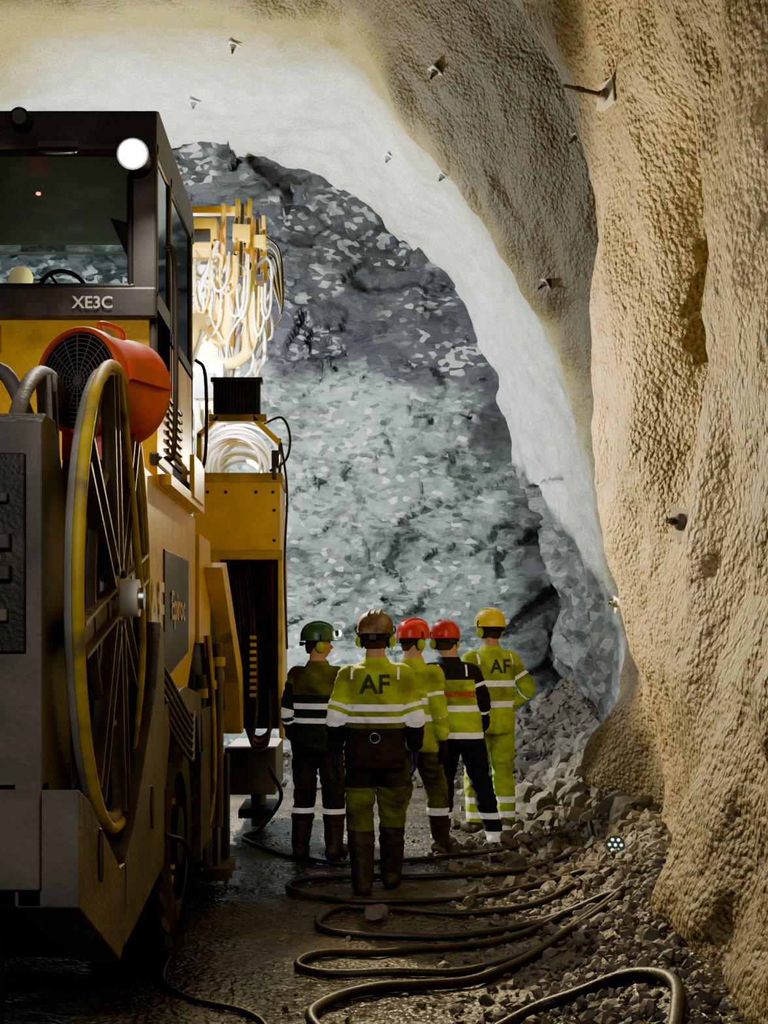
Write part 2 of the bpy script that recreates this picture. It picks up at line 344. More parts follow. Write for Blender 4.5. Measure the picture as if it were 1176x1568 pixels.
for nm,a,bb in (('wall_right',0,j1),('ceiling',j1,j2),('wall_left',j2,len(th)-1)):
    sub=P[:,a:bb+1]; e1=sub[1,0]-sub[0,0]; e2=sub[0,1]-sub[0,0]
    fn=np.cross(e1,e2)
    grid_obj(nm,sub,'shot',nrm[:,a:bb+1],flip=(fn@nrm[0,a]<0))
Pb=P[::1,:j2:2]; a,b2=Pb.shape[:2]; idx=np.arange(a*b2).reshape(a,b2)
q=np.stack([idx[:-1,:-1],idx[1:,:-1],idx[1:,1:],idx[:-1,1:]],-1).reshape(-1,4)
bvh=BVHTree.FromPolygons(Pb.reshape(-1,3).tolist(),q.tolist())

# rock face : angular broken blocks
H5=V((.5,.5,.5))
def chunk(p,s,amp,tilt,kk,seed):
    q=V(p)*s+V((seed,seed*.7,seed*1.3)); d,pt=noise.voronoi(q); best=-9
    for i in range(3):
        c=pt[i]; v=amp*noise.cell(c*7.13+H5)+(tilt*(q-c).dot(noise.cell_vector(c*5.7)-H5)-kk*d[i])/s
        if v>best: best=v
    return best
xs=np.concatenate([np.linspace(-9,-3.8,50,endpoint=False),np.linspace(-3.8,3.6,210)]); zs=np.linspace(-.8,9,260)
F=np.zeros((len(xs),len(zs),3))
for i,x in enumerate(xs):
    for j,z in enumerate(zs):
        w=.18*nz((x*1.5,z*1.5,4)); w2=.06*nz((x*5,z*5,9)); p=(x*.9+z*.35+w+w2,0,z*1.25-x*.3+w-w2)
        y=16.9-chunk(p,.7,.20,.5,.14,3)-chunk(p,1.9,.07,.45,.16,11)-.30*math.exp(-((z)/1.2)**2)
        y+=.35*nz((x*.4,1,z*.4))+.06*nz((x*1.6,1,z*1.6))+.02*nz((x*6,1,z*6))
        F[i,j]=(x,y,z)
grid_obj('wall_back',F,'rock',flip=True,smooth=True)

# ------------------------------------------------------------------ floor
def ss(a,b,t): t=max(0,min(1,(t-a)/(b-a))); return t*t*(3-2*t)
bx=lambda y: float(np.interp(y,[3,4.7,5.7,7.1,9.8,10.8,11.6,13,17],[1.2,1.34,1.48,1.78,2.35,2.1,2.4,2.75,3.0]))
def fh0(x,y):
    d=max(bx(y)-x,0); h=(.38+.25*ss(10.5,13,y))*math.exp(-(d/.55)**2)
    h+=.75*ss(15.0,17.2,y)*(.5+.5*ss(-.5,2.5,x))
    return h
def fh(x,y):
    h=fh0(x,y); return h+.03*nz((x*.9,y*.9,0))+.015*nz((x*3,y*3,5))
xs=np.concatenate([np.linspace(-9,-1.5,40,endpoint=False),np.linspace(-1.5,3.5,150)]); yf=np.concatenate([np.linspace(-4,4,30,endpoint=False),np.linspace(4,18,340)])
F=np.zeros((len(xs),len(yf),3))
for i,x in enumerate(xs):
    for j,y in enumerate(yf): 
        r=fh0(x,y); F[i,j]=(x,y,fh(x,y)+(.010+.05*r)*nz((x*11,y*11,2)))
grid_obj('floor',F,'floor',flip=False)

# cables are laid first so that no stone lands on them
CAB=[]
def cable(name,pts,r=.021,m='cable'):
    mb=MB(); P=catmull([V((p[0],p[1],0)) if len(p)==2 else V(p) for p in pts],8); Q=[]
    for k,p in enumerate(P):
        Q.append((p.x,p.y,max(p.z,fh(p.x,p.y)+r*1.1+.02*fh0(p.x,p.y))))
    CAB.extend((a,b) for a,b,c in Q)
    mb.tube(Q,r,m,10,1); return mb.obj(name)
cable('power_cable',[(1.85,10.2),(1.74,9.7),(1.32,9.43),(.73,9.2),(.05,9.17),(-.33,8.95),(-.43,8.66),(-.31,8.38),(.08,8.19),(.66,8.25),(1.1,8.46),(1.42,8.6),(1.53,8.45),(1.45,8.2),(1.02,7.9),(.43,7.88),(0,8.03),(-.16,7.86),(-.2,7.59),(-.07,7.4),(.29,7.32),(.66,7.35),(1.07,7.45),(1.42,7.35),(1.44,7.1),(1.17,6.86),(.86,6.62),(.52,6.47),(.19,6.43),(-.13,6.42),(-.27,6.56),(-.24,6.73),(-.07,6.86),(.21,6.97),(.64,7.12),(1.0,7.3),(1.3,7.5)])
cable('power_cable',[(1.5,7.2),(1.35,7.1),(1.1,6.8),(.69,6.3),(.34,6.15),(0,6.0),(-.15,5.82),(-.17,5.6),(0,5.3),(.4,5.1)],.026)
cable('power_cable',[(.85,3.9),(1.03,4.25),(1.13,4.55),(1.20,4.85),(1.18,5.08),(1.08,5.28),(.92,5.42),(.76,5.45),(.5,5.25),(.3,5.0)],.026)
cable('hydraulic_hose',[(-.7,11,.6),(-.6,10.9,.35),(-.85,11.2),(-.92,10.95),(-.68,10.4),(-.3,9.85),(.05,9.75),(.5,9.9),(1.0,10.2),(1.6,10.4)],.017)
cable('hydraulic_hose',[(-.95,6.12,.9),(-.9,6.25,.74),(-.84,6.5,.66),(-.84,6.75,.5),(-.9,6.9,.2),(-.95,6.72),(-.92,6.35),(-.76,6.02),(-.5,5.84),(-.37,5.6),(-.3,5.2)],.014)
CA=np.array(CAB)
def clear(x,y,s): return ((CA[:,0]-x)**2+(CA[:,1]-y)**2).min()>(s*.8+.03)**2

# rubble
def ico(sub):
    bm=bmesh.new(); bmesh.ops.create_icosphere(bm,subdivisions=sub,radius=1); v=np.array([q.co[:] for q in bm.verts]); f=[[a.index for a in p.verts] for p in bm.faces]; bm.free(); return v,f
I1=ico(1); I2=ico(2)
def stone(mb,c,s,m='stone',big=False,chk=True):
    if chk and s>.02 and not clear(c[0],c[1],s): return
    v,f=(I2 if big else I1); A=rng.normal(size=(3,3)); Q,_=np.linalg.qr(A)
    v=v.copy()
    for _ in range(7):
        n=rng.normal(size=3); n/=np.linalg.norm(n); t=.45+.35*rng.random(); d=v@n; v=v-np.outer(np.maximum(d-t,0),n)
    v=v*(1+.12*rng.normal(size=(len(v),1))*(.3 if big else 1))*np.array([1,.75+.3*rng.random(),.5+.3*rng.random()])
    v=(v@Q.T)*s+np.array(c)
    mb.add(v.tolist(),f,m,False)
mb=MB()
for k in range(5000):
    y=4.4+ (12.3)*rng.random()**1.25; b_=bx(y)
    d=abs(rng.normal())*.58+rng.random()*.12 ; x=b_-d
    if x<-.2 and y<15: continue
    s=.011+.035*rng.random()**2.5 + (.05*rng.random()**3 if y>8 else .025*rng.random()**4)
    if y>9.5: s*=1.5
    if x<.45 and rng.random()<.75: continue
    stone(mb,(x,y,fh(x,y)+s*.15),s)
for k in range(450):
    x=-1.5+4.3*rng.random(); y=14.8+2*rng.random(); s=.04+.11*rng.random()**2
    stone(mb,(x,y,fh(x,y)+s*.2),s,big=True)
for k in range(280):
    y=9.8+5.4*rng.random(); x=bx(y)-.1-abs(rng.normal())*.42; s=.05+.15*rng.random()**2
    if y<12.2 and x<1.55: continue
    stone(mb,(x,y,fh(x,y)+s*.3),s,big=True)
for k in range(200):
    y=4.6+5*rng.random(); x=bx(y)-.08-abs(rng.normal())*.42; s=.025+.035*rng.random()**1.5
    stone(mb,(x,y,fh(x,y)+s*.3),s,big=True)
for k in range(700):
    y=4.6+8*rng.random(); x=-1+2.4*rng.random(); s=.006+.014*rng.random()**3
    stone(mb,(x,y,fh(x,y)+s*.2),s)
mb.obj('rubble_pile')
mb=MB(); stone(mb,(.14,7.72,fh(.14,7.72)+.045),.085,big=True,chk=False); mb.obj('stone_block')

# ------------------------------------------------------------------ rock bolts
def bolt(p,n,L=.22,s=1.0,plate='tri'):
    mb=MB(); n=V(n).normalized(); q=n.to_track_quat('Z','Y').to_matrix().to_4x4(); X=Matrix.Translation(V(p)+n*.03)@q
    k=.085*s
    if plate=='tri': pts=[(k*1.3*math.cos(a),k*1.3*math.sin(a)) for a in (.3,2.2,4.6)]
    else: pts=[(-k,-k*.7),(-k*.2,-k),(k,-k*.8),(k*.8,k),(-k*.7,k*.9)]
    mb.prism('z',pts,.0,.012,'white',X)
    mb.ell((0,0,.01),(k*.5,k*.5,.035),'steel',12,6,0,X)
    mb.cyl((0,0,-.05),(0,0,L),.013*s,'dark',seg=8,X=X)
    mb.cyl((0,0,.03),(0,0,.06),.024*s,'steel',seg=6,X=X)
    mb.cyl((0,0,L*.55),(0,0,L*.7),.02*s,'dark',seg=6,X=X)
    mb.obj('rock_bolt')
def bolt_wall(y,z,nn=(-1,-.3,.08),**k):
    h=bvh.ray_cast(V((-.3,y,z)),V((1,0,0)))
    if h[0]: bolt(h[0],nn,**k)
def bolt_at(y,x,z,**k):
    d=V((x+2,0,z-2)).normalized(); h=bvh.ray_cast(V((-2,y,2)),d)
    if h[0]: bolt(h[0],-d,**k)
bolt_wall(8.6,5.25,nn=(-1,-.5,.0),L=.34,s=1.1,plate='sq'); bolt_wall(8.1,2.4,nn=(-1,-.8,0),L=.14,s=1.3); bolt_wall(10.05,1.95,L=.08,s=.7)
bolt_at(12.3,.55,6.63,L=.1,s=.9); bolt_at(14,-1.33,7.64,L=.1,s=.9); bolt_at(15.5,-1.9,7.56,L=.08,s=.9); bolt_at(15.3,.23,6.93,L=.08,s=.9); bolt_at(14.4,.85,6.58,L=.08,s=.9); bolt_at(12.6,1.73,5.02,L=.1,s=.7); bolt_at(9.9,1.62,5.42,L=.08,s=.5)

mb=MB(); p=V((1.72,8.55,fh(1.72,8.55)+.09)); X=Matrix.Translation(p)@V((-.3,-1,.25)).normalized().to_track_quat('Z','Y').to_matrix().to_4x4()
mb.cyl((0,0,-.05),(0,0,0),.05,'black',r1=.062,X=X)
for k in range(7):
    a=k*math.pi/3; r=.038 if k<6 else 0; mb.cyl((r*math.cos(a),r*math.sin(a),0),(r*math.cos(a),r*math.sin(a),.006),.010,'led',seg=10,X=X)
mb.obj('led_marker_lamp')

# ------------------------------------------------------------------ drilling jumbo
J=empty('drilling_jumbo')
mb=MB()
mb.prism('x',[(4.2,.8),(4.2,2.36),(4.26,2.4),(4.4,2.4),(4.62,2.05),(4.62,.95)],-3.0,-1.0,'steel')
mb.prism('x',[(4.18,1.62),(4.18,2.26),(4.25,2.26),(4.25,1.62)],-2.2,-1.05,'dark')
mb.box(-2.1,-1.1,4.15,4.2,1.72,1.76,'steel'); mb.box(-2.1,-1.1,4.15,4.2,2.1,2.13,'steel')
for z in (1.85,1.95): mb.box(-1.2,-1.09,4.14,4.2,z,z+.05,'charcoal')
mb.prism('x',[(4.17,.86),(4.17,1.15),(4.22,1.2),(4.3,1.2),(4.3,.86)],-3,-1.0,'steel')
mb.prism('x',[(4.2,.8),(4.2,1.2),(4.62,1.2),(5.25,.95),(5.25,.5),(4.95,.46)],-3.0,-1.08,'dark')
mb.prism('x',[(4.2,.8),(4.2,1.18),(4.38,1.12),(4.95,.80),(5.08,.80),(5.06,.50),(4.95,.45)],-1.08,-.88,'steel')
mb.prism('x',[(5.05,.80),(5.25,.90),(5.85,1.45),(5.98,1.75),(6.12,1.7),(6.1,.62),(5.25,.50),(5.05,.48)],-.98,-.88,'steel')
for (y,z) in ((4.55,.88),(5.72,.9)):
    mb.prism('x',[(y-.03,z-.05),(y+.03,z-.07),(y+.045,z),(y+.03,z+.12),(y-.02,z+.13),(y-.045,z+.05)],-.885,-.874,'black')
mb.cyl((-1.25,4.5,0.0),(-1.25,4.5,.7),.05,'dark'); mb.cyl((-1.25,4.5,-.02),(-1.25,4.5,.03),.12,'dark')
mb.obj('counterweight_bumper',J,.018)
mb=MB()
mb.box(-2.9,-1.25,4.6,11.2,.6,1.4,'dark')
mb.box(-2.9,-1.28,4.62,6.3,1.2,2.36,'dark')
mb.box(-2.9,-1.35,4.5,6.5,2.36,2.42,'steel')
mb.prism('x',[(6.15,1.3),(6.15,2.42),(6.22,2.5),(8.3,2.44),(8.3,1.7),(7.8,1.3)],-2.9,-1.0,'yellow')
mb.prism('x',[(6.9,1.45),(6.9,2.15),(7.9,2.15),(7.9,1.6)],-1.0,-.992,'charcoal')
mb.box(-2.9,-1.02,6.12,6.16,1.3,2.3,'yellow2')
mb.box(-1.02,-.975,6.15,6.2,1.3,2.44,'yellow')
mb.box(-2.8,-.99,6.62,8.1,2.45,3.29,'yellow')
mb.box(-2.0,-1.78,6.60,6.63,3.12,3.26,'yellow2'); mb.box(-1.96,-1.82,6.59,6.61,3.14,3.24,'black')
for z in np.linspace(2.62,2.95,8): mb.box(-.992,-.975,6.95,7.5,z,z+.022,'black')
mb.box(-.99,-.93,6.7,8.2,2.46,2.52,'yellow'); mb.box(-.95,-.92,7.6,8.1,2.5,2.75,'yellow')
mb.box(-2.8,-1.05,8.3,10.8,1.1,2.0,'charcoal'); mb.box(-2.6,-1.1,8.1,10.9,2.0,2.35,'yellow2')
mb.box(-1.06,-.98,8.35,9.0,1.65,2.35,'yellow')
mb.prism('x',[(8.6,2.15),(8.9,2.2),(10.2,1.45),(10.3,.95),(10.1,.95),(9.9,1.35)],-.98,-.86,'yellow')
mb.prism('x',[(6.25,1.35),(7.0,1.42),(7.75,1.35),(7.85,1.0),(7.7,1.0),(7.55,1.22),(7.0,1.3),(6.45,1.22),(6.3,.95),(6.2,.95)],-1.4,-.9,'steel')
mb.box(-1.12,-.9,7.75,8.3,.35,1.25,'steel'); mb.box(-1.1,-.88,7.85,8.2,.3,.42,'dark')
mb.box(-1.1,-.8,8.4,8.9,.12,.2,'steel'); mb.box(-1.0,-.84,8.75,8.95,.2,.9,'dark')
mb.obj('chassis_and_hood',J,.012)
mb=MB()
for k,(x,y) in enumerate(((-.97,8.35),(-.93,8.5),(-.9,8.7),(-.95,8.9),(-.88,8.55))):
    mb.cyl((x,y,.45),(x,y,1.45+.1*(k%3)),.035,'steel',seg=12); mb.cyl((x,y,.2),(x,y,.5),.02,'chrome',seg=10)
    mb.cyl((x,y,1.3+.05*k),(x,y,1.36+.05*k),.046,'yellow2',seg=12)
for k in range(7):
    x=-.9-.02*k; mb.tube([(x,8.2+.1*k,1.7),(x+.03,8.2+.1*k,1.2),(x+.02,8.3+.09*k,.7),(x-.03,8.25+.1*k,.4)],.012,'greyhose' if k%3 else 'yhose')
for k in range(6):
    mb.tube([(-.93,6.2,1.6-.05*k),(-.86,6.6+.05*k,1.35-.06*k),(-.88,7.2,1.22-.03*k),(-.95,7.75,1.35)],.011,'greyhose')
mb.obj('stabiliser_jacks',J)
def wheel(x,y,R=.62,w=.42,nm='wheel'):
    mb=MB(); prof=[(-w/2,.55),(-w/2,.86),(-w/2+.04,.95),(-w/2+.09,1),(w/2-.09,1),(w/2-.04,.95),(w/2,.86),(w/2,.55)]
    n=40; rs=[]
    for px,pr in prof: rs.append([(x+px,y+pr*R*math.cos(2*math.pi*i/n),R+pr*R*math.sin(2*math.pi*i/n)) for i in range(n)])
    mb.rings(rs,'rubber',False)
    for i in range(24):
        a=2*math.pi*i/24; X=Matrix.Translation((x,y,R))@Matrix.Rotation(a,4,'X')
        for s_ in(-1,1): mb.box(s_*.02,s_*(w/2+.01),-.045,.045,R*.93,R*1.025,'rubber',X@Matrix.Rotation(s_*.35,4,'Z'))
    for s_ in (-1,1):
        mb.cyl((x+s_*w*.2,y,R),(x+s_*(w*.36),y,R),R*.56,'yellow2',seg=32); mb.cyl((x+s_*w*.3,y,R),(x+s_*(w*.52),y,R),R*.25,'dark',seg=20)
        for k in range(10):
            a=k*math.pi/5; mb.cyl((x+s_*w*.3,y+.22*math.cos(a),R+.22*math.sin(a)),(x+s_*w*.42,y+.22*math.cos(a),R+.22*math.sin(a)),.018,'dark',seg=6)
    mb.obj(nm,J)
wheel(-1.14,7.0,nm='wheel_rear_right'); wheel(-2.8,7.0,nm='wheel_rear_left'); wheel(-1.3,10.0,nm='wheel_front_right'); wheel(-2.8,10.0,nm='wheel_front_left')
# cable reel
mb=MB(); rc=V((-1.0,5.2,1.83)); R=.90
for dx in (.04,-.2):
    mb.torus(rc+V((dx,0,0)),(1,0,0),R-.025,.03,'reelsteel',56,8)
    mb.torus(rc+V((dx,0,0)),(1,0,0),.5,.02,'reelsteel',40,6)
    for k in range(8):
        a=k*math.pi/4+.2; X=Matrix.Translation(rc+V((dx,0,0)))@Matrix.Rotation(a,4,'X')
        mb.box(-.012,.012,-.06,.06,.1,R-.03,'reelsteel',X); mb.box(.0,.045,-.065,-.05,.1,R-.03,'reelsteel',X); mb.box(.0,.045,.05,.065,.1,R-.03,'reelsteel',X)
mb.cyl(rc+V((-.22,0,0)),rc+V((.02,0,0)),.30,'steel',seg=48)
for k in range(6): mb.torus(rc+V((-.18+.03*k,0,0)),(1,0,0),.33+.012*(k%2),.022,'cable',48,7)
mb.cyl(rc+V((.0,0,0)),rc+V((.06,0,0)),.2,'reelsteel',seg=28); mb.cyl(rc+V((.05,0,0)),rc+V((.15,0,0)),.075,'white',seg=24); mb.cyl(rc+V((.15,0,0)),rc+V((.17,0,0)),.045,'chrome',seg=16)
for k in range(8):
    a=k*math.pi/4; mb.cyl(rc+V((.05,.15*math.cos(a),.15*math.sin(a))),rc+V((.08,.15*math.cos(a),.15*math.sin(a))),.015,'dark',seg=6)
mb.torus(rc+V((.065,0,0)),(1,0,0),R+.008,.022,'yhose',64,9)
mb.tube([rc+V((.07,.35,-.75)),rc+V((.1,.5,-.2)),rc+V((.09,.3,.35)),rc+V((.07,.0,.9))],.016,'yhose')
mb.cyl(rc+V((-.6,0,0)),rc+V((0,0,0)),.06,'dark')
mb.prism('x',[(5.1,.85),(5.3,.85),(5.25,1.9),(5.15,1.9)],-1.33,-1.25,'steel')
mb.obj('cable_reel',J,T=Matrix.Translation(rc)@Matrix.Rotation(math.radians(2.0),4,'Z')@Matrix.Translation(-rc))
# orange ventilation fan
mb=MB(); p0=V((-1.14,5.42,2.74)); ax=V((.46,.88,.0)).normalized(); X=Matrix.Translation(p0)@ax.to_track_quat('Z','Y').to_matrix().to_4x4()
n=40
def ringz(r,z): return [(r*math.cos(2*math.pi*i/n),r*math.sin(2*math.pi*i/n),z) for i in range(n)]
mb.rings([ringz(.196,.02),ringz(.20,-.01),ringz(.21,-.02),ringz(.224,0),ringz(.224,.05),ringz(.215,.07),ringz(.215,.25),ringz(.226,.28),ringz(.226,.34),ringz(.2,.36)],'orange',False,True,X)
mb.cyl((0,0,.355),(0,0,.36),.2,'orange',seg=40,X=X)
mb.cyl((0,0,.0),(0,0,.01),.197,'black',seg=40,X=X)
for k in range(1,11): mb.torus((0,0,-.005),(0,0,1),.0192*k,.0028,'steel',36,5,X=X)
for k in range(8):
    a=k*math.pi/8; mb.cyl((-.195*math.cos(a),-.195*math.sin(a),-.004),(.195*math.cos(a),.195*math.sin(a),-.004),.003,'steel',seg=5,X=X)
for k in range(3): 
    a=k*2.1+.9; mb.box(.2,.24,-.04,.04,.05,.32,'orange',X@Matrix.Rotation(a,4,'Z'))
mb.tube([(-.05,.21,.08),(-.05,.25,.09),(-.05,.25,.22),(-.05,.21,.24)],.012,'orange',X=X)
mb.box(-1.22,-.97,5.48,5.8,2.42,2.55,'orange')
mb.obj('ventilation_fan',J)
mb=MB()
mb.tube([(-1.04,4.85,1.6),(-1.0,4.86,2.2),(-.97,4.95,2.6),(-.95,5.15,2.72),(-.95,5.4,2.6),(-1.0,5.7,2.2),(-1.1,5.9,1.5)],.026,'greyhose',10)
mb.tube([(-1.5,4.9,2.4),(-1.42,4.85,2.6),(-1.3,4.88,2.66),(-1.18,4.9,2.4)],.03,'greyhose')
mb.tube([(-1.3,4.7,2.4),(-1.15,4.75,2.36),(-1.04,4.8,1.9),(-1.02,4.9,1.2),(-1.0,5.0,.95)],.02,'yhose',10)
mb.obj('reel_hoses',J)
# cab
mb=MB(); x0,x1,y0,y1=-2.8,-.99,6.6,8.1
mb.prism('x',[(y0-.02,4.16),(y0,4.34),(y0+.1,4.38),(y1,4.34),(y1+.1,4.2),(y1+.08,4.14),(y0,4.12)],x0,x1,'charcoal')
mb.box(x0,x1,y0-.015,y0+.04,3.29,3.45,'charcoal')
mb.box(x1-.13,x1,y0,y0+.07,3.4,4.2,'charcoal'); mb.box(x0,x0+.12,y0,y0+.07,3.4,4.2,'charcoal')
mb.box(x1-.07,x1,y1-.08,y1,2.6,4.2,'charcoal'); mb.box(x0,x0+.07,y1-.08,y1,2.6,4.2,'charcoal')
mb.box(x1-.05,x1,y0+.5,y0+.57,2.6,4.2,'charcoal')
mb.box(x1-.04,x1,y0,y1,3.25,3.36,'charcoal'); mb.box(x1-.04,x1+.01,y0,y1,2.55,2.62,'charcoal'); mb.box(x1-.04,x1,y0,y0+.5,3.0,3.45,'charcoal')
mb.box(x0,x1,y1-.04,y1,3.2,3.35,'charcoal'); mb.box(x0,x0+.03,y0,y1,3.2,3.5,'charcoal')
for (a,b,c,d) in ((x0+.1,x1-.11,3.43,3.47),(x0+.1,x1-.11,4.11,4.15)): mb.box(a,b,y0-.012,y0+.02,c,d,'black')
mb.box(x1-.15,x1-.12,y0-.012,y0+.02,3.44,4.14,'black')
mb.obj('cab_frame',J,.014)
mb=MB()
mb.box(x0+.1,x1-.13,y0+.02,y0+.026,3.45,4.13,'glass'); mb.box(x0+.07,x1-.07,y1-.03,y1-.024,3.35,4.15,'glass')
mb.box(x1-.02,x1-.014,y0+.06,y0+.5,3.45,4.15,'glass'); mb.box(x1-.02,x1-.014,y0+.57,y1-.08,2.62,4.15,'glass')
mb.obj('cab_windows',J)
mb=MB()
X=Matrix.Translation((-1.58,7.15,3.56))@Matrix.Rotation(math.radians(-55),4,'X')
mb.torus((0,0,0),(0,0,1),.13,.012,'black',32,8,X=X)
for a in (0,2.1,4.2): mb.cyl((0,0,0),(.13*math.cos(a),.13*math.sin(a),0),.009,'black',seg=6,X=X)
mb.cyl((-1.58,7.15,3.55),(-1.58,7.4,3.2),.03,'black')
mb.box(-2.5,-1.1,7.6,7.9,3.2,3.42,'interior'); mb.box(-2.4,-1.95,6.95,7.05,3.1,3.6,'interior'); mb.box(-2.4,-1.95,7.0,7.5,3.0,3.15,'interior')
mb.prism('y',[(-1.3,3.93),(-1.18,3.90),(-1.14,3.72),(-1.2,3.70)],7.0,7.03,'black'); mb.cyl((-1.13,7.02,3.5),(-1.13,7.02,3.9),.012,'black')
mb.cyl((-1.66,6.9,4.02),(-1.66,6.9,4.03),.012,'redled'); mb.box(-2.6,-1.1,7.95,7.97,4.02,4.035,'white')
mb.obj('cab_interior_fittings',J,.008)
mb=MB()
mb.box(-1.58,-1.38,6.55,6.6,4.14,4.17,'charcoal'); mb.tube([(-1.56,6.58,4.14),(-1.55,6.55,4.11),(-1.40,6.55,4.11),(-1.39,6.58,4.14)],.009,'chrome')
mb.cyl((-1.66,6.5,4.27),(-1.66,6.62,4.27),.05,'black'); mb.cyl((-1.66,6.495,4.27),(-1.66,6.502,4.27),.036,'chrome')
mb.cyl((-1.09,6.47,4.075),(-1.09,6.6,4.075),.08,'black'); mb.ell((-1.09,6.465,4.075),(.068,.02,.068),'lampglow',24,14)
mb.tube([(-.97,6.75,2.6),(-.92,6.75,2.7),(-.92,6.75,3.6),(-.97,6.75,3.7)],.014,'charcoal'); mb.tube([(-.97,8.05,2.7),(-.91,8.07,2.8),(-.91,8.07,3.3),(-.97,8.05,3.4)],.012,'black')
mb.obj('cab_lamps_and_handles',J)
RX=Matrix.Rotation(math.pi/2,4,'X')
place_text('cab_lettering','XE3C',.085,Matrix.Translation((-1.31,6.58,3.365))@RX,'logow',J)
RS=Matrix.Rotation(math.pi/2,4,'Z')@RX
place_text('side_lettering','AF',.42,Matrix.Translation((-.988,6.62,1.8))@RS,'white',J)
place_text('side_lettering_small','Epiroc',.22,Matrix.Translation((-.985,7.4,1.85))@RS,'yellow',J)
# front service column
mb=MB()
mb.box(-1.32,-.60,10.8,11.6,2.36,3.0,'yellow'); mb.box(-1.34,-.58,10.78,11.62,2.98,3.06,'yellow2'); mb.box(-1.34,-.58,10.77,10.82,2.34,2.42,'yellow2')
for x in (-1.2,-1.05,-.8,-.66): mb.cyl((x,10.79,2.9),(x,10.81,2.9),.014,'dark',seg=8); 
for x in (-1.25,-.65):
    for z in(2.5,2.75): mb.cyl((x,10.79,z),(x,10.81,z),.014,'dark',seg=8)
mb.prism('x',[(10.8,2.4),(10.8,1.2),(11.0,.85),(11.5,.8),(11.6,1.2),(11.6,2.4)],-.62,-.58,'yellow')
mb.prism('x',[(10.85,2.4),(10.85,1.3),(11.0,.9),(11.5,.9),(11.6,1.2),(11.6,2.4)],-1.32,-1.27,'yellow2')
mb.box(-1.3,-.6,11.45,11.55,.9,2.4,'dark'); 
for k in range(9): mb.box(-.86,-.80,10.86,10.9,1.2+.06*k,1.235+.06*k,'yellow')
mb.prism('y',[(-1.3,2.36),(-1.2,2.36),(-1.0,1.6),(-1.0,.9),(-1.1,.9),(-1.12,1.55)],10.85,10.95,'yellow')
mb.box(-1.1,-.66,11.2,12.4,.35,.75,'steel'); mb.box(-1.0,-.7,11.4,12.2,.12,.2,'dark')
mb.cyl((-.85,11.8,.0),(-.85,11.8,.6),.07,'steel')
mb.obj('front_service_frame',J,.01)
mb=MB()
for k in range(16):
    e=random.uniform(-.02,.02)
    mb.tube([(-1.05+e+.012*k,10.95+.02*(k%4),2.36),(-1.0+e+.012*k,10.9+.02*(k%4),1.9),(-.95+.01*k,10.9+.02*(k%3),1.3-.01*k),(-.9+.004*k,10.93,.98-.012*k),(-.78+.004*k,10.95,.86-.004*k),(-.66-.002*k,10.97,1.02+.008*k),(-.64-.006*k,11.0+.01*k,1.6),(-.64-.008*k,11.1,2.36)],.016,['cable','rubber','cable','greyhose'][k%4] if k not in(5,) else 'orange',8)
mb.torus((-.92,10.93,1.05),(0,1,.1),.12,.03,'orange',30,8,a0=3.3,a1=6)
mb.obj('hose_bundle',J)
mb=MB()
mb.box(-1.16,-.77,10.85,10.97,3.56,3.84,'black')
for k in range(14): mb.box(-1.15+.027*k,-1.142+.027*k,10.8,10.86,3.58,3.82,'dark')
mb.box(-1.18,-.75,10.84,10.98,3.82,3.86,'dark')
mb.box(-1.14,-.79,10.965,10.975,3.58,3.82,'lampglow')
mb.prism('y',[(-1.28,3.35),(-1.12,3.52),(-1.12,3.56),(-1.3,3.40)],10.88,10.96,'yellow'); mb.prism('y',[(-.83,3.56),(-.83,3.5),(-.62,3.3),(-.6,3.34)],10.88,10.96,'yellow')
mb.box(-1.2,-.72,10.88,10.96,3.5,3.56,'yellow2'); mb.box(-1.30,-1.26,10.88,10.96,3.05,3.4,'yellow2'); mb.cyl((-.61,10.92,3.05),(-.61,10.92,3.36),.012,'dark')
mb.obj('flood_lamp',J,.006)
mb=MB()
for k in range(24):
    mb.torus((-.98+random.uniform(-.05,.05),11.1+.03*k,3.1+random.uniform(-.04,.10)),(random.uniform(-.25,.25),1,random.uniform(-.25,.25)),.22+.14*random.random(),.015,'whosed',36,6)
mb.tube([(-.7,11,3.1),(-.56,11,3.2),(-.53,11,3.4),(-.6,11,3.55),(-.75,11,3.5)],.012,'cable')
mb.tube([(-.59,10.75,3.3),(-.54,10.75,2.9),(-.56,10.75,2.3),(-.54,10.75,1.6)],.010,'cable')
mb.obj('hose_coil',J)
# booms, feeds
mb=MB()
mb.cyl((-1.75,9.2,2.9),(-1.45,12.4,4.7),.12,'yellow',r1=.10,seg=18); mb.cyl((-1.45,12.2,4.6),(-1.2,13.1,5.1),.07,'chrome',seg=16)
mb.cyl((-1.6,9.6,2.5),(-1.45,11.4,4.0),.07,'yellow2',seg=14); mb.cyl((-1.45,11.4,4.0),(-1.4,12.0,4.5),.04,'chrome',seg=12)
mb.cyl((-2.6,9.2,2.9),(-3.4,13.4,5.4),.15,'yellow',r1=.12); mb.cyl((-2.3,9.2,2.6),(-2.2,13.8,2.4),.15,'yellow',r1=.12)
for (x,y,z,h,t) in ((-1.12,12.7,4.42,1.55,.04),(-.90,12.85,4.65,1.2,-.03)):
    X=Matrix.Translation((x,y,z))@Matrix.Rotation(t,4,'Y')
    for dx in (-.06,.06): mb.box(dx-.018,dx+.018,-.04,.06,0,h,'yellow',X)
    for k in range(9): mb.box(-.07,.07,-.03,.03,h*k/9,h*k/9+.04,'yellow',X)
    mb.box(-.08,.08,-.12,-.04,h*.25,h*.45,'white',X); mb.box(-.085,.085,-.12,-.03,h*.72,h*.82,'yellow',X); mb.cyl((0,-.08,h*.5),(0,-.08,h*.95),.022,'chrome',X=X); mb.cyl((0,-.08,-.2),(0,-.08,h*.2),.03,'steel',X=X)
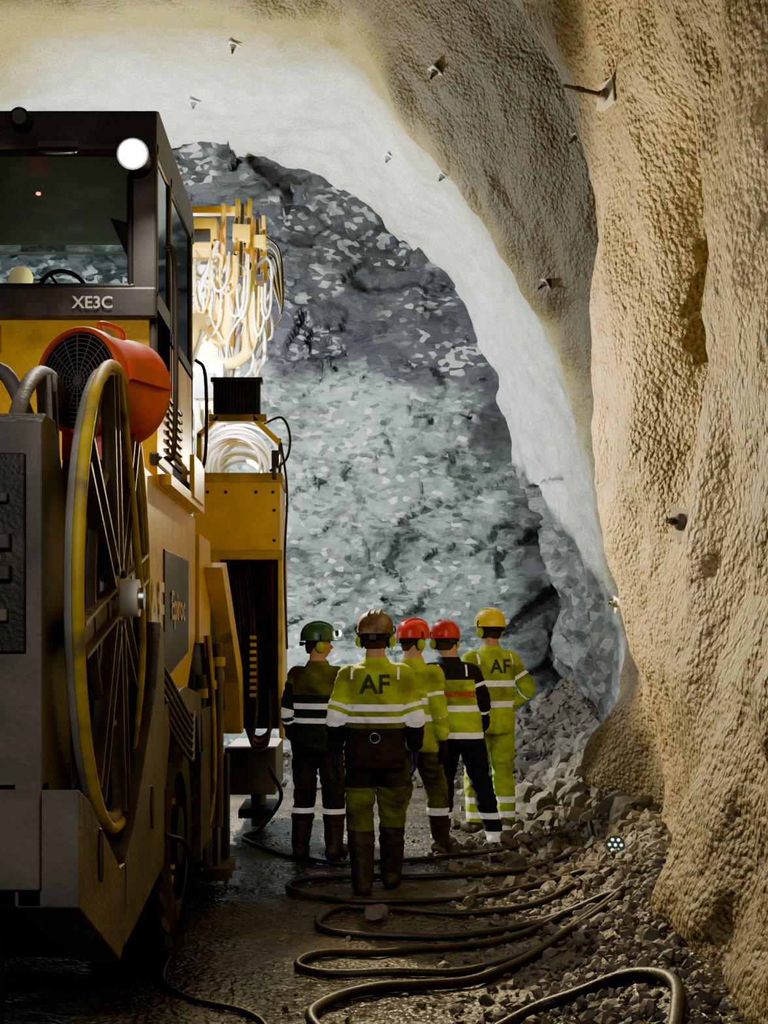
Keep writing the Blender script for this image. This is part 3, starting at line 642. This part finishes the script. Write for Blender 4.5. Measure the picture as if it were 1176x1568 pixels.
mb.box(-1.72,-1.0,12.9,13.0,5.9,5.97,'yellow'); mb.box(-1.62,-1.3,12.5,12.9,5.42,5.72,'yellow'); mb.box(-1.58,-1.36,12.48,12.5,5.48,5.6,'dark'); mb.box(-1.7,-1.66,12.8,12.9,5.2,5.95,'yellow'); mb.box(-1.28,-1.24,12.7,12.8,5.3,5.93,'yellow'); mb.box(-1.6,-1.3,12.6,12.9,4.95,5.3,'whosed')
mb.box(-1.7,-1.55,12.6,13.0,4.2,4.9,'steel'); mb.prism('y',[(-1.55,4.85),(-1.3,5.0),(-1.2,4.7),(-1.35,4.25),(-1.6,4.2)],12.5,12.7,'yellow')
mb.cyl((-1.22,12.5,4.5),(-1.15,12.5,5.35),.055,'yellow'); mb.cyl((-.98,12.7,4.6),(-.96,12.7,5.1),.045,'white')
mb.box(-1.55,-1.22,12.3,12.7,3.85,4.3,'white'); mb.box(-1.5,-1.3,12.28,12.31,3.95,4.2,'steel'); mb.cyl((-1.4,12.5,3.0),(-1.4,12.5,3.9),.05,'white'); mb.cyl((-1.55,12.3,3.3),(-1.2,12.3,3.25),.04,'yellow')
for (x,y,z) in ((-1.55,12.25,3.62),(-1.38,12.25,3.55)):
    mb.cyl((x,y,z),(x,y+.1,z),.075,'black'); mb.ell((x,y-.005,z),(.06,.02,.06),'lampglow',20,10)
mb.obj('drill_booms',J,.008)
mb=MB()
for k in range(34):     # loose hanging hoses, each following its own wandering path
    x=-1.6+.8*random.random(); z=5.5-.7*random.random(); y=12.4+.35*random.random(); pts=[(x,y,z)]
    drift=random.uniform(-.02,.02)
    for q_ in range(random.randint(5,9)):
        x=min(max(x+random.uniform(-.11,.11)+drift,-1.7),-.78); z-=random.uniform(.04,.26); y+=random.uniform(-.05,.05)
        if z<3.9: break
        pts.append((x,y,z))
    if len(pts)>3: mb.tube(pts,random.choice([.011,.014,.02]),random.choice(['whosed','whosed','whosed','white','greyhose','yhose']),7)
for k in range(9):      # slack loops
    x=-1.5+.08*k; z=4.9+.4*random.random(); w_=random.uniform(.08,.16); d_=random.uniform(.25,.6)
    mb.tube([(x,12.4,z),(x+.1*w_,12.35,z-d_*.7),(x+w_*.5,12.33,z-d_),(x+w_,12.35,z-d_*.65),(x+w_*1.1,12.4,z+.08)],.013,'whosed' if k%3 else 'yhose',7)
for k in range(12):
    x=-1.6+.035*k; mb.tube([(x,12.6,4.6-.03*k),(x+.05*math.sin(k*2.1),12.4,4.3),(x-.06*math.cos(k*1.3),12.3,3.9),(x+.06,12.22,3.45),(x+.02,12.25,3.0)],.015,'whosed' if k%3 else 'yhose',7)
for k in range(6):
    mb.tube([(-.9,13.1,5.75-.08*k),(-.74-.02*k,13.1,5.6-.05*k),(-.70-.02*k,13.1,5.25),(-.72,13.1,4.95),(-.82,13.1,4.8)],.011,'whosed' if k%2 else 'cable')
mb.tube([(-1.0,12.5,5.2),(-.96,12.45,4.85),(-.95,12.45,4.6),(-1.02,12.45,4.4),(-1.2,12.4,4.3),(-1.45,12.4,4.36)],.055,'yhose',10)
mb.tube([(-1.05,12.8,4.75),(-1.1,12.6,4.3),(-1.15,12.5,4.0),(-1.25,12.4,3.6),(-1.3,12.3,3.2)],.03,'whosed',10)
mb.obj('boom_hoses',J)
mb=MB(); mb.box(-.66,-.6,10.62,10.74,3.1,3.22,'black'); mb.box(-.66,-.63,10.66,10.8,3.0,3.12,'charcoal'); mb.cyl((-.6,10.68,3.16),(-.595,10.68,3.16),.045,'chrome')  # invented fixture, added to house the side light
mb.obj('added_light_housing',J)

# ------------------------------------------------------------------ people
def remeshed(mb,vox,it):
    me=bpy.data.meshes.new('tmp'); me.from_pydata(mb.v,[],mb.f)
    bm=bmesh.new(); bm.from_mesh(me); bmesh.ops.remove_doubles(bm,verts=bm.verts,dist=1e-5); bmesh.ops.recalc_face_normals(bm,faces=bm.faces); bm.to_mesh(me); bm.free()
    ob=bpy.data.objects.new('tmp',me); COL.objects.link(ob)
    r=ob.modifiers.new('r','REMESH'); r.mode='VOXEL'; r.voxel_size=vox
    s=ob.modifiers.new('s','SMOOTH'); s.factor=.5; s.iterations=it
    bpy.context.view_layer.update(); dg=bpy.context.evaluated_depsgraph_get()
    out=bpy.data.meshes.new_from_object(ob.evaluated_get(dg)); bpy.data.objects.remove(ob); return out
mb=MB()
def ellring(c,rx,ry,n=14): return [(c[0]+rx*math.cos(2*math.pi*i/n),c[1]+ry*math.sin(2*math.pi*i/n),c[2]) for i in range(n)]
mb.rings([ellring((0,0,.04),.026,.03),ellring((0,0,0),.025,.031),ellring((0,.002,-.04),.021,.042),ellring((-.003,0,-.09),.018,.045),ellring((-.006,0,-.105),.013,.04)],'glove')
for y,L in ((-.034,.066),(-.0115,.08),(.0115,.086),(.034,.076)):
    mb.tube([(-.003,y*.9,-.085),(-.006,y,-.105-L*.25),(-.016,y*1.05,-.105-L*.6),(-.034,y*1.05,-.105-L*.88)],[.0115,.0115,.010,.0085],'glove',8,3)
mb.tube([(-.002,.022,-.03),(-.006,.05,-.055),(-.014,.062,-.085),(-.022,.062,-.11)],[.015,.014,.012,.010],'glove',8,3)
HAND=remeshed(mb,.0045,3)
for p in HAND.polygons: p.use_smooth=True
def segd(p,a,b):
    ab=b-a; t=max(0,min(1,(p-a).dot(ab)/ab.length_squared)); return (p-(a+ab*t)).length,t
def bands(val,bs):
    for br,m in bs:
        if val<br: return m
    return bs[-1][1]
PMX=['hivis','hivisdk','cdark','navy','dgreen','silver','boot','skin']
def person(x,y,yaw,H,pose,torso,arms,legs,helmet,headyaw=0,headoff=(0,0,0),glove='glove',muff='muff',text=None,lamp=False,seed=0,bulk=1.0,tilt=0,ring=False):
    E=empty('construction_worker',(x,y,fh(x,y)-.005),yaw); k=H/1.8
    j=dict(pel=(0,0,.95),neck=(0,-.01,1.5),shL=(-.17,0,1.42),shR=(.17,0,1.42),elL=(-.235,-.03,1.16),elR=(.235,-.03,1.16),wrL=(-.235,.05,.92),wrR=(.235,.05,.92),
           hpL=(-.095,0,.90),hpR=(.095,0,.90),knL=(-.12,.03,.50),knR=(.12,.03,.50),anL=(-.14,-.02,.10),anR=(.14,-.02,.10),ftL=-.15,ftR=.15)
    j.update(pose)
    jj={a:(V(b) if isinstance(b,tuple) else b) for a,b in j.items()}
    mb=MB(); pel,neck=jj['pel'],jj['neck']
    secs=[(.83,.185,.15),(.90,.188,.15),(1.0,.178,.14),(1.1,.176,.138),(1.22,.188,.145),(1.34,.198,.15),(1.42,.18,.135),(1.475,.13,.11),(1.52,.08,.085),(1.56,.062,.066),(1.66,.058,.064)]
    rs=[]
    for z,rx,ry in secs:
        t=(z-pel.z)/(1.5-.95); c=pel.lerp(neck,t) if t<1 else neck+(neck-pel)*.3*(t-1)
        n=24; rs.append([(c.x+rx*bulk*math.copysign(abs(math.cos(q))**.85,math.cos(q)),c.y+ry*bulk*math.copysign(abs(math.sin(q))**.85,math.sin(q)),z) for q in [2*math.pi*i/n for i in range(n)]])
    mb.rings(rs,'hivis')
    mb.torus((neck.x,neck.y+.005,1.525),(0,-.15,1),.068,.022,'hivis',20,8)
    for s in 'LR':
        sh,el,wr=jj['sh'+s],jj['el'+s],jj['wr'+s]
        inn=sh.lerp(V((neck.x,neck.y,sh.z)),.45)
        mb.tube([inn,sh,sh.lerp(el,.5),el,el.lerp(wr,.5),wr],[.07,.076,.069,.061,.056,.046],'hivis',14,4)
        mb.ell(sh,(.074,.078,.073),'hivis'); mb.ell(inn,(.07,.07,.07),'hivis')
        hp,kn,an=jj['hp'+s],jj['kn'+s],jj['an'+s]
        mb.ell(hp,(.10,.115,.10),'hivis')
        mb.tube([hp,hp.lerp(kn,.5),kn,kn.lerp(an,.45),an,],[.106,.098,.084,.084,.070],'hivis',14,4)
        mb.ell(kn,(.08,.083,.08),'hivis')
        d=V((math.sin(jj['ft'+s]),math.cos(jj['ft'+s]),0)); lift=an.z-.10
        a=an-d*.055; mb.tube([V((a.x,a.y,.05+lift)),V((an.x,an.y,.06+lift)),V((an.x,an.y,.052+lift))+d*.09,V((an.x,an.y,.046+lift))+d*.165,V((an.x,an.y,.036+lift))+d*.2],[.05,.062,.056,.05,.028],'hivis',12,3)
        mb.ell((an.x,an.y,an.z),(.066,.068,.07),'hivis'); mb.ell((a.x,a.y,.048+lift),(.05,.05,.05),'hivis')
    me=remeshed(mb,.0125,3)
    for v in me.vertices:
        c=v.co; o=seed*3.7
        w=.010*nz((c.x*7+o,c.y*7,c.z*9))+.012*(1-2*abs(nz((c.x*9+c.z*3,c.y*9+o,c.z*20+4*c.x))))*(0 if c.z>1.5 else 1)
        if c.z<.3: w*=.4
        v.co=c+v.normal*w
        if v.co.z<.012: v.co.z=.0
    bm=bmesh.new(); bm.from_mesh(me)
    S=[('T',pel+V((0,0,-.05)),neck+V((0,0,.0)),.0)]
    for s in 'LR':
        S+=[('a'+s,jj['sh'+s],jj['el'+s],.07),('b'+s,jj['el'+s],jj['wr'+s]-(jj['el'+s]-jj['wr'+s])*.1,.055),('l'+s,jj['hp'+s]-V((0,0,.05)),jj['kn'+s],.09),('m'+s,jj['kn'+s],jj['an'+s],.075)]
    def ident(c):
        if c.z>1.25 and abs(c.x-neck.x)<.15: return 'T',0
        best=None
        for nm,a,b,r in S:
            if nm=='T':
                t=max(0,min(1,(c.z-a.z)/(b.z-a.z))); q=a.lerp(b,t); d=math.hypot((c.x-q.x)/1.4,c.y-q.y)-.135*bulk
                if c.z<.82: d+=9
            else:
                d,t=segd(c,a,b); d-=r
                if nm[0] in 'lm' and c.z>.84: d+=9
            if best is None or d<best[0]: best=(d,nm,t)
        return best[1],best[2]
    zc=set([b for b,_ in torso[:-1]]+[b for b,_ in legs[:-1]]+[1.545])
    for z in zc:
        g=bm.verts[:]+bm.edges[:]+bm.faces[:]; bmesh.ops.bisect_plane(bm,geom=g,plane_co=(0,0,z),plane_no=(0,0,1))
    for s in 'LR':
        for br,_ in arms[:-1]:
            a,b=(jj['sh'+s],jj['el'+s]) if br<1 else (jj['el'+s],jj['wr'+s]); t=br%1
            fs=[f for f in bm.faces if ident(f.calc_center_median())[0] in ('a'+s,'b'+s)]
            g=set(fs); 
            for f in fs: g.update(f.edges); g.update(f.verts)
            bmesh.ops.bisect_plane(bm,geom=list(g),plane_co=a.lerp(b,t),plane_no=(b-a).normalized())
    for f in bm.faces:
        c=f.calc_center_median(); nm,t=ident(c)
        if c.z>1.545: m='skin'
        elif nm=='T': m=bands(c.z,torso)
        elif nm[0]=='a': m=bands(t,arms)
        elif nm[0]=='b': m=bands(1+t,arms)
        else: m=bands(c.z,legs)
        f.material_index=PMX.index(m); f.smooth=True
    me.materials.clear()
    for q in PMX: me.materials.append(M[q])
    bm.to_mesh(me); bm.free()
    me.transform(Matrix.Scale(k,4)); me.name='body'
    ob=bpy.data.objects.new('body',me); COL.objects.link(ob); ob.parent=E
    for s in 'LR':
        h=HAND.copy(); wr,el=jj['wr'+s],jj['el'+s]; dr=(wr-el).normalized()
        if s=='L': h.transform(Matrix.Scale(-1,4,(1,0,0))); h.flip_normals()
        rot=V((0,0,-1)).rotation_difference((dr+V((0,0,-.8))).normalized()).to_matrix().to_4x4()
        h.transform(Matrix.Scale(k,4)@Matrix.Translation(wr+dr*.01)@rot@Matrix.Scale(1.08,4))
        h.materials.clear(); h.materials.append(M[glove]); o=bpy.data.objects.new('hand_'+('left' if s=='L' else 'right'),h); COL.objects.link(o); o.parent=E
    hc=V((neck.x,neck.y+.02,1.665))+V(headoff)
    X=Matrix.Scale(k,4)@Matrix.Translation(hc)@Matrix.Rotation(headyaw,4,'Z')@Matrix.Rotation(tilt,4,'X')
    mb=MB(); nu,nv=36,28; rs=[]
    for a in range(nv+1):
        ph=-math.pi/2+math.pi*a/nv; r=[]
        for b_ in range(nu):
            q=2*math.pi*b_/nu; ux,uy,uz=max(math.cos(ph),.01)*math.cos(q),max(math.cos(ph),.01)*math.sin(q),math.sin(ph)
            px,py,pz=.076*ux,.096*uy,.118*uz
            if uz<-.2: px*=1-.35*(-uz-.2); 
            if uz<-.2 and uy<0: py*=1-.3*(-uz-.2)
            if uy>0:
                f=uy
                py+=f*(.026*math.exp(-(ux/.13)**2-((uz+.13)/.15)**2)-.010*math.exp(-((abs(ux)-.38)/.16)**2-((uz-.06)/.13)**2)+.008*math.exp(-(ux/.3)**2-((uz+.42)/.08)**2)+.010*math.exp(-(ux/.3)**2-((uz+.75)/.18)**2)+.005*math.exp(-((uz-.25)/.1)**2))
            r.append((px,py,pz))
        rs.append(r)
    mb.rings(rs,'skin',True,True,X)
    hr=[]
    for a in range(14):
        ph=-.55+ (math.pi/2+.5)*a/13; hr.append([(.081*math.cos(ph)*math.cos(q),.101*math.cos(ph)*math.sin(q)-.004,.122*math.sin(ph)) for q in np.linspace(math.pi*.97,math.pi*2.03,20)])
    vs=[p for r in hr for p in r]; mb.add(vs,[(i*20+c,i*20+c+1,(i+1)*20+c+1,(i+1)*20+c) for i in range(13) for c in range(19)],'hair',True,X)
    for s in (-1,1):
        mb.ell((s*.029,.078,.008),(.013,.012,.010),'eye',10,8,X=X); mb.ell((s*.029,.087,.008),(.005,.005,.005),'iris',8,6,X=X)
        mb.tube([(s*.014,.091,.027),(s*.03,.090,.031),(s*.045,.08,.027)],.0035,'hair',6,3,X=X)
        mb.ell((s*.077,-.005,-.005),(.010,.018,.030),'skin',10,8,X=X)
    mb.tube([(-.024,.083,-.05),(0,.094,-.049),(.024,.083,-.05)],[.003,.0055,.003],'lip',6,4,X=X)
    mb.obj('head',E)
    mb=MB(); z0=.045; n=32; rs=[]
    prof=[(1.03,-.010),(1.0,.0),(1.0,.03),(.97,.06),(.88,.09),(.70,.115),(.45,.132),(.2,.139),(.02,.141)]
    for sc_,zz_ in prof:
        rs.append([(.118*sc_*math.cos(q),(.140*sc_)*math.sin(q)-.002,z0+zz_) for q in [2*math.pi*i/n for i in range(n)]])
    mb.rings(rs,helmet,False,True,X)
    b1=[];b2=[];b3=[]
    for i in range(n):
        q=2*math.pi*i/n; e=.012+.045*max(0,math.sin(q))**1.5; c_,s_=math.cos(q),math.sin(q)
        b1.append((.116*c_,.138*s_,z0+.004)); b2.append(((.118+e)*c_,(.14+e)*s_,z0-.008)); b3.append((.114*c_,.136*s_,z0-.010))
    mb.rings([b1,b2,b3],helmet,False,True,X)
    for q in (-.035,0,.035): mb.tube([(q,-.125,z0+.055),(q,-.09,z0+.115),(q,0,z0+.143),(q,.09,z0+.115),(q,.125,z0+.055)],.007,helmet,6,5,X=X)
    mb.tube([(-.10,-.05,z0-.02),(-.07,-.11,z0-.03),(0,-.135,z0-.035),(.07,-.11,z0-.03),(.10,-.05,z0-.02)],.009,'black',6,4,X=X); mb.box(-.022,.022,-.148,-.12,z0-.05,z0-.015,'black',X)
    if muff:
        for s in (-1,1):
            mb.ell((s*.104,0,-.012),(.030,.036,.046),muff,14,10,X=X); mb.ell((s*.088,0,-.012),(.018,.04,.05),'black',14,8,X=X)
            mb.tube([(s*.118,.0,.03),(s*.132,0,.06),(s*.122,0,.085)],.006,'black',6,3,X=X)
    if lamp:
        mb.cyl((0,.135,z0+.05),(0,.165,z0+.05),.024,'black',X=X); mb.ell((0,.168,z0+.05),(.026,.016,.026),'lampglow',X=X)
    mb.obj('helmet',E)
    bt=BVHTree.FromPolygons([v.co[:] for v in me.vertices],[p.vertices[:] for p in me.polygons])
    if ring:
        h=bt.ray_cast(V((0,-1,1.03*k)),V((0,1,0))); mb=MB(); yy=h[0].y-.012
        mb.torus((0,yy,1.03*k),(0,1,0),.032,.005,'chrome',24,6); mb.box(-.1,.1,yy-.004,yy+.02,1.05*k,1.075*k,'cdark'); mb.obj('belt_ring',E)
    if text:
        for (body,size,tx,tz,mk) in text:
            tm=text_mesh(body,size); bm=bmesh.new(); bm.from_mesh(tm)
            bmesh.ops.triangulate(bm,faces=bm.faces); bmesh.ops.subdivide_edges(bm,edges=[e for e in bm.edges if e.calc_length()>.03],cuts=3); 
            for v in bm.verts:
                px,pz=(v.co.x+tx)*k,(v.co.y+tz)*k
                h=bt.ray_cast(V((px,-1,pz)),V((0,1,0))); yy=h[0].y-.010 if h[0] else -.15
                v.co=V((px,yy,pz))
            bm.to_mesh(tm); bm.free(); tm.materials.clear(); tm.materials.append(M[mk])
            o=bpy.data.objects.new('back_print',tm); COL.objects.link(o); o.parent=E
    return E
# green helmet
person(-.27,10.15,-.30,1.78,dict(wrL=(-.22,.04,.93),wrR=(.22,.12,.96)),
  [(1.06,'dgreen'),(1.10,'silver'),(1.17,'dgreen'),(1.215,'silver'),(1.28,'dgreen'),(9,'hivisdk')],
  [(.25,'hivisdk'),(.98,'dgreen'),(1.1,'silver'),(1.3,'dgreen'),(1.38,'silver'),(9,'dgreen')],
  [(.30,'boot'),(.35,'cdark'),(.39,'silver'),(9,'cdark')],'hgreen',headyaw=-1.1,glove='gloveb',lamp=True,seed=1)
# muddy brown helmet, nearest
person(.15,8.62,-.04,1.82,dict(anL=(-.08,-.06,.10),anR=(.10,.26,.10),knR=(.11,.18,.50),knL=(-.1,.03,.5),wrL=(-.265,.06,.93),wrR=(.26,.10,.96),elL=(-.25,-.05,1.17),elR=(.25,-.04,1.17)),
  [(1.09,'cdark'),(1.125,'hivisdk'),(1.165,'silver'),(1.20,'hivis'),(1.245,'silver'),(9,'hivis')],
  [(.72,'hivis'),(.82,'silver'),(.93,'hivis'),(1.05,'silver'),(1.2,'cdark'),(9,'cdark')],
  [(.42,'boot'),(.70,'hivisdk'),(9,'cdark')],'hbrown',headyaw=-.1,text=[('AF',.17,0,1.37,'logo'),('I',.11,-.15,1.44,'silver'),('I',.11,.15,1.44,'silver')],seed=2,bulk=1.06,glove='glove',ring=True)
# middle red helmet
person(.47,10.2,-.5,1.80,dict(anL=(-.1,-.22,.12),anR=(.1,.30,.10),knR=(.1,.22,.5),knL=(-.1,-.02,.5)),
  [(1.06,'hivis'),(1.11,'silver'),(1.19,'hivis'),(1.24,'silver'),(9,'hivis')],
  [(.55,'hivis'),(.65,'silver'),(1.1,'hivis'),(1.2,'silver'),(9,'hivis')],
  [(.3,'boot'),(.36,'silver'),(.72,'hivisdk'),(9,'hivisdk')],'red',headyaw=-.5,seed=3,glove='gloveb')
# right red helmet, navy and yellow
person(.86,10.75,.05,1.80,dict(pel=(.02,0,.95),neck=(-.06,0,1.5),shL=(-.23,0,1.42),shR=(.11,0,1.42),elL=(-.29,.02,1.16),elR=(.21,-.02,1.17),wrL=(-.22,.14,.98),wrR=(.22,.08,.95),hpL=(-.07,0,.90),hpR=(.11,0,.90),knL=(-.11,.04,.5),knR=(.2,.02,.5),anL=(-.13,0,.10),anR=(.30,-.05,.10)),
  [(.88,'navy'),(.93,'silver'),(1.10,'hivis'),(1.15,'silver'),(1.36,'hivis'),(9,'navy')],
  [(.4,'navy'),(.5,'silver'),(1.2,'navy'),(1.3,'silver'),(9,'navy')],
  [(.04,'boot'),(.12,'silver'),(.22,'navy'),(.27,'silver'),(9,'navy')],'red',headyaw=.3,headoff=(-.04,0,0),text=[('Statnett',.092,-.01,1.25,'logored'),('I',.13,.06,1.43,'silver'),('I',.13,-.17,1.43,'silver')],seed=4)
# yellow helmet
person(1.2,11.4,.25,1.90,dict(elR=(.31,-.06,1.19),wrR=(.2,.12,1.02),knR=(.12,.02,.5)),
  [(1.04,'hivis'),(1.09,'silver'),(1.21,'hivis'),(1.26,'silver'),(9,'hivis')],
  [(.5,'hivis'),(.6,'silver'),(1.1,'hivis'),(1.2,'silver'),(9,'hivis')],
  [(.1,'boot'),(.13,'hivis'),(.18,'silver'),(.25,'hivis'),(.30,'silver'),(9,'hivis')],'hyellow',headyaw=.35,text=[('AF',.16,.03,1.37,'logo'),('I',.12,-.14,1.43,'silver'),('I',.12,.15,1.43,'silver')],seed=5,bulk=1.04)

# ------------------------------------------------------------------ lights
def light(name,kind,loc,e,col,size=.2,target=None,spot=None,blend=.6):
    L=bpy.data.lights.new(name,kind); L.energy=e; L.color=col
    if kind=='AREA': L.size=size
    else: L.shadow_soft_size=size
    if kind=='SPOT': L.spot_size=math.radians(spot); L.spot_blend=blend
    o=bpy.data.objects.new(name,L); COL.objects.link(o); o.location=loc
    if target: o.rotation_euler=(V(target)-V(loc)).to_track_quat('-Z','Y').to_euler()
    return o
cool=(.88,.96,1.0)
light('boom_work_light','SPOT',(-1.9,11.9,4.6),2100,cool,.08,(-.2,17,2.0),90)
light('boom_work_light','SPOT',(-3.2,12.4,3.4),2200,cool,.08,(-2.2,17,4.2),120)
light('roof_work_light','POINT',(-2.0,14.5,5.5),520,(.96,1,.97),.12)
light('ceiling_work_light','SPOT',(-3.2,12.9,5.0),600,(1,.86,.38),.15,(-2.0,13.8,8),115)
light('column_work_light','SPOT',(-.9,11.7,3.3),620,cool,.1,(2.4,14.8,2.5),95)
light('boom_lamp','SPOT',(-1.5,11.3,4.2),1500,(1,.99,.95),.08,(-1.25,13,4.9),60)
light('floor_work_light','SPOT',(-1.6,12.9,2.4),1100,(1,.9,.62),.1,(-.1,12.5,0),95)
light('cab_rear_lamp','SPOT',(-1.09,6.40,4.07),150,(1,.90,.72),.06,(.6,3,1.0),165,.5)
light('added_side_light','SPOT',(-.58,10.68,3.16),2200,(1,.78,.38),.05,(1.9,7.9,3.0),106,.45)  # added spot, placed to rake the right wall
light('rear_flood','SPOT',(-1.0,1.0,4.2),300,(1,.92,.8),.12,(.7,8.6,.9),34,.8)
light('rear_fill','AREA',(-1.0,-2.5,3.6),100,(1,.96,.9),1.2,(-1.0,9,2.2))
w=bpy.data.worlds.new('world'); scene.world=w; w.use_nodes=True
w.node_tree.nodes['Background'].inputs[0].default_value=(.9,.9,.9,1); w.node_tree.nodes['Background'].inputs[1].default_value=.035

# ------------------------------------------------------------------ camera
cd=bpy.data.cameras.new('camera'); cam=bpy.data.objects.new('camera',cd); COL.objects.link(cam)
cam.location=(0,0,1.65); cam.rotation_euler=(math.pi/2,0,0)
cd.sensor_fit='VERTICAL'; cd.sensor_height=36; cd.lens=45.92; cd.shift_x=.0306; cd.shift_y=.1282
cd.clip_start=.05
scene.camera=cam
scene.view_settings.view_transform='AgX'
scene.view_settings.look='AgX - Punchy'
scene.view_settings.exposure=.72
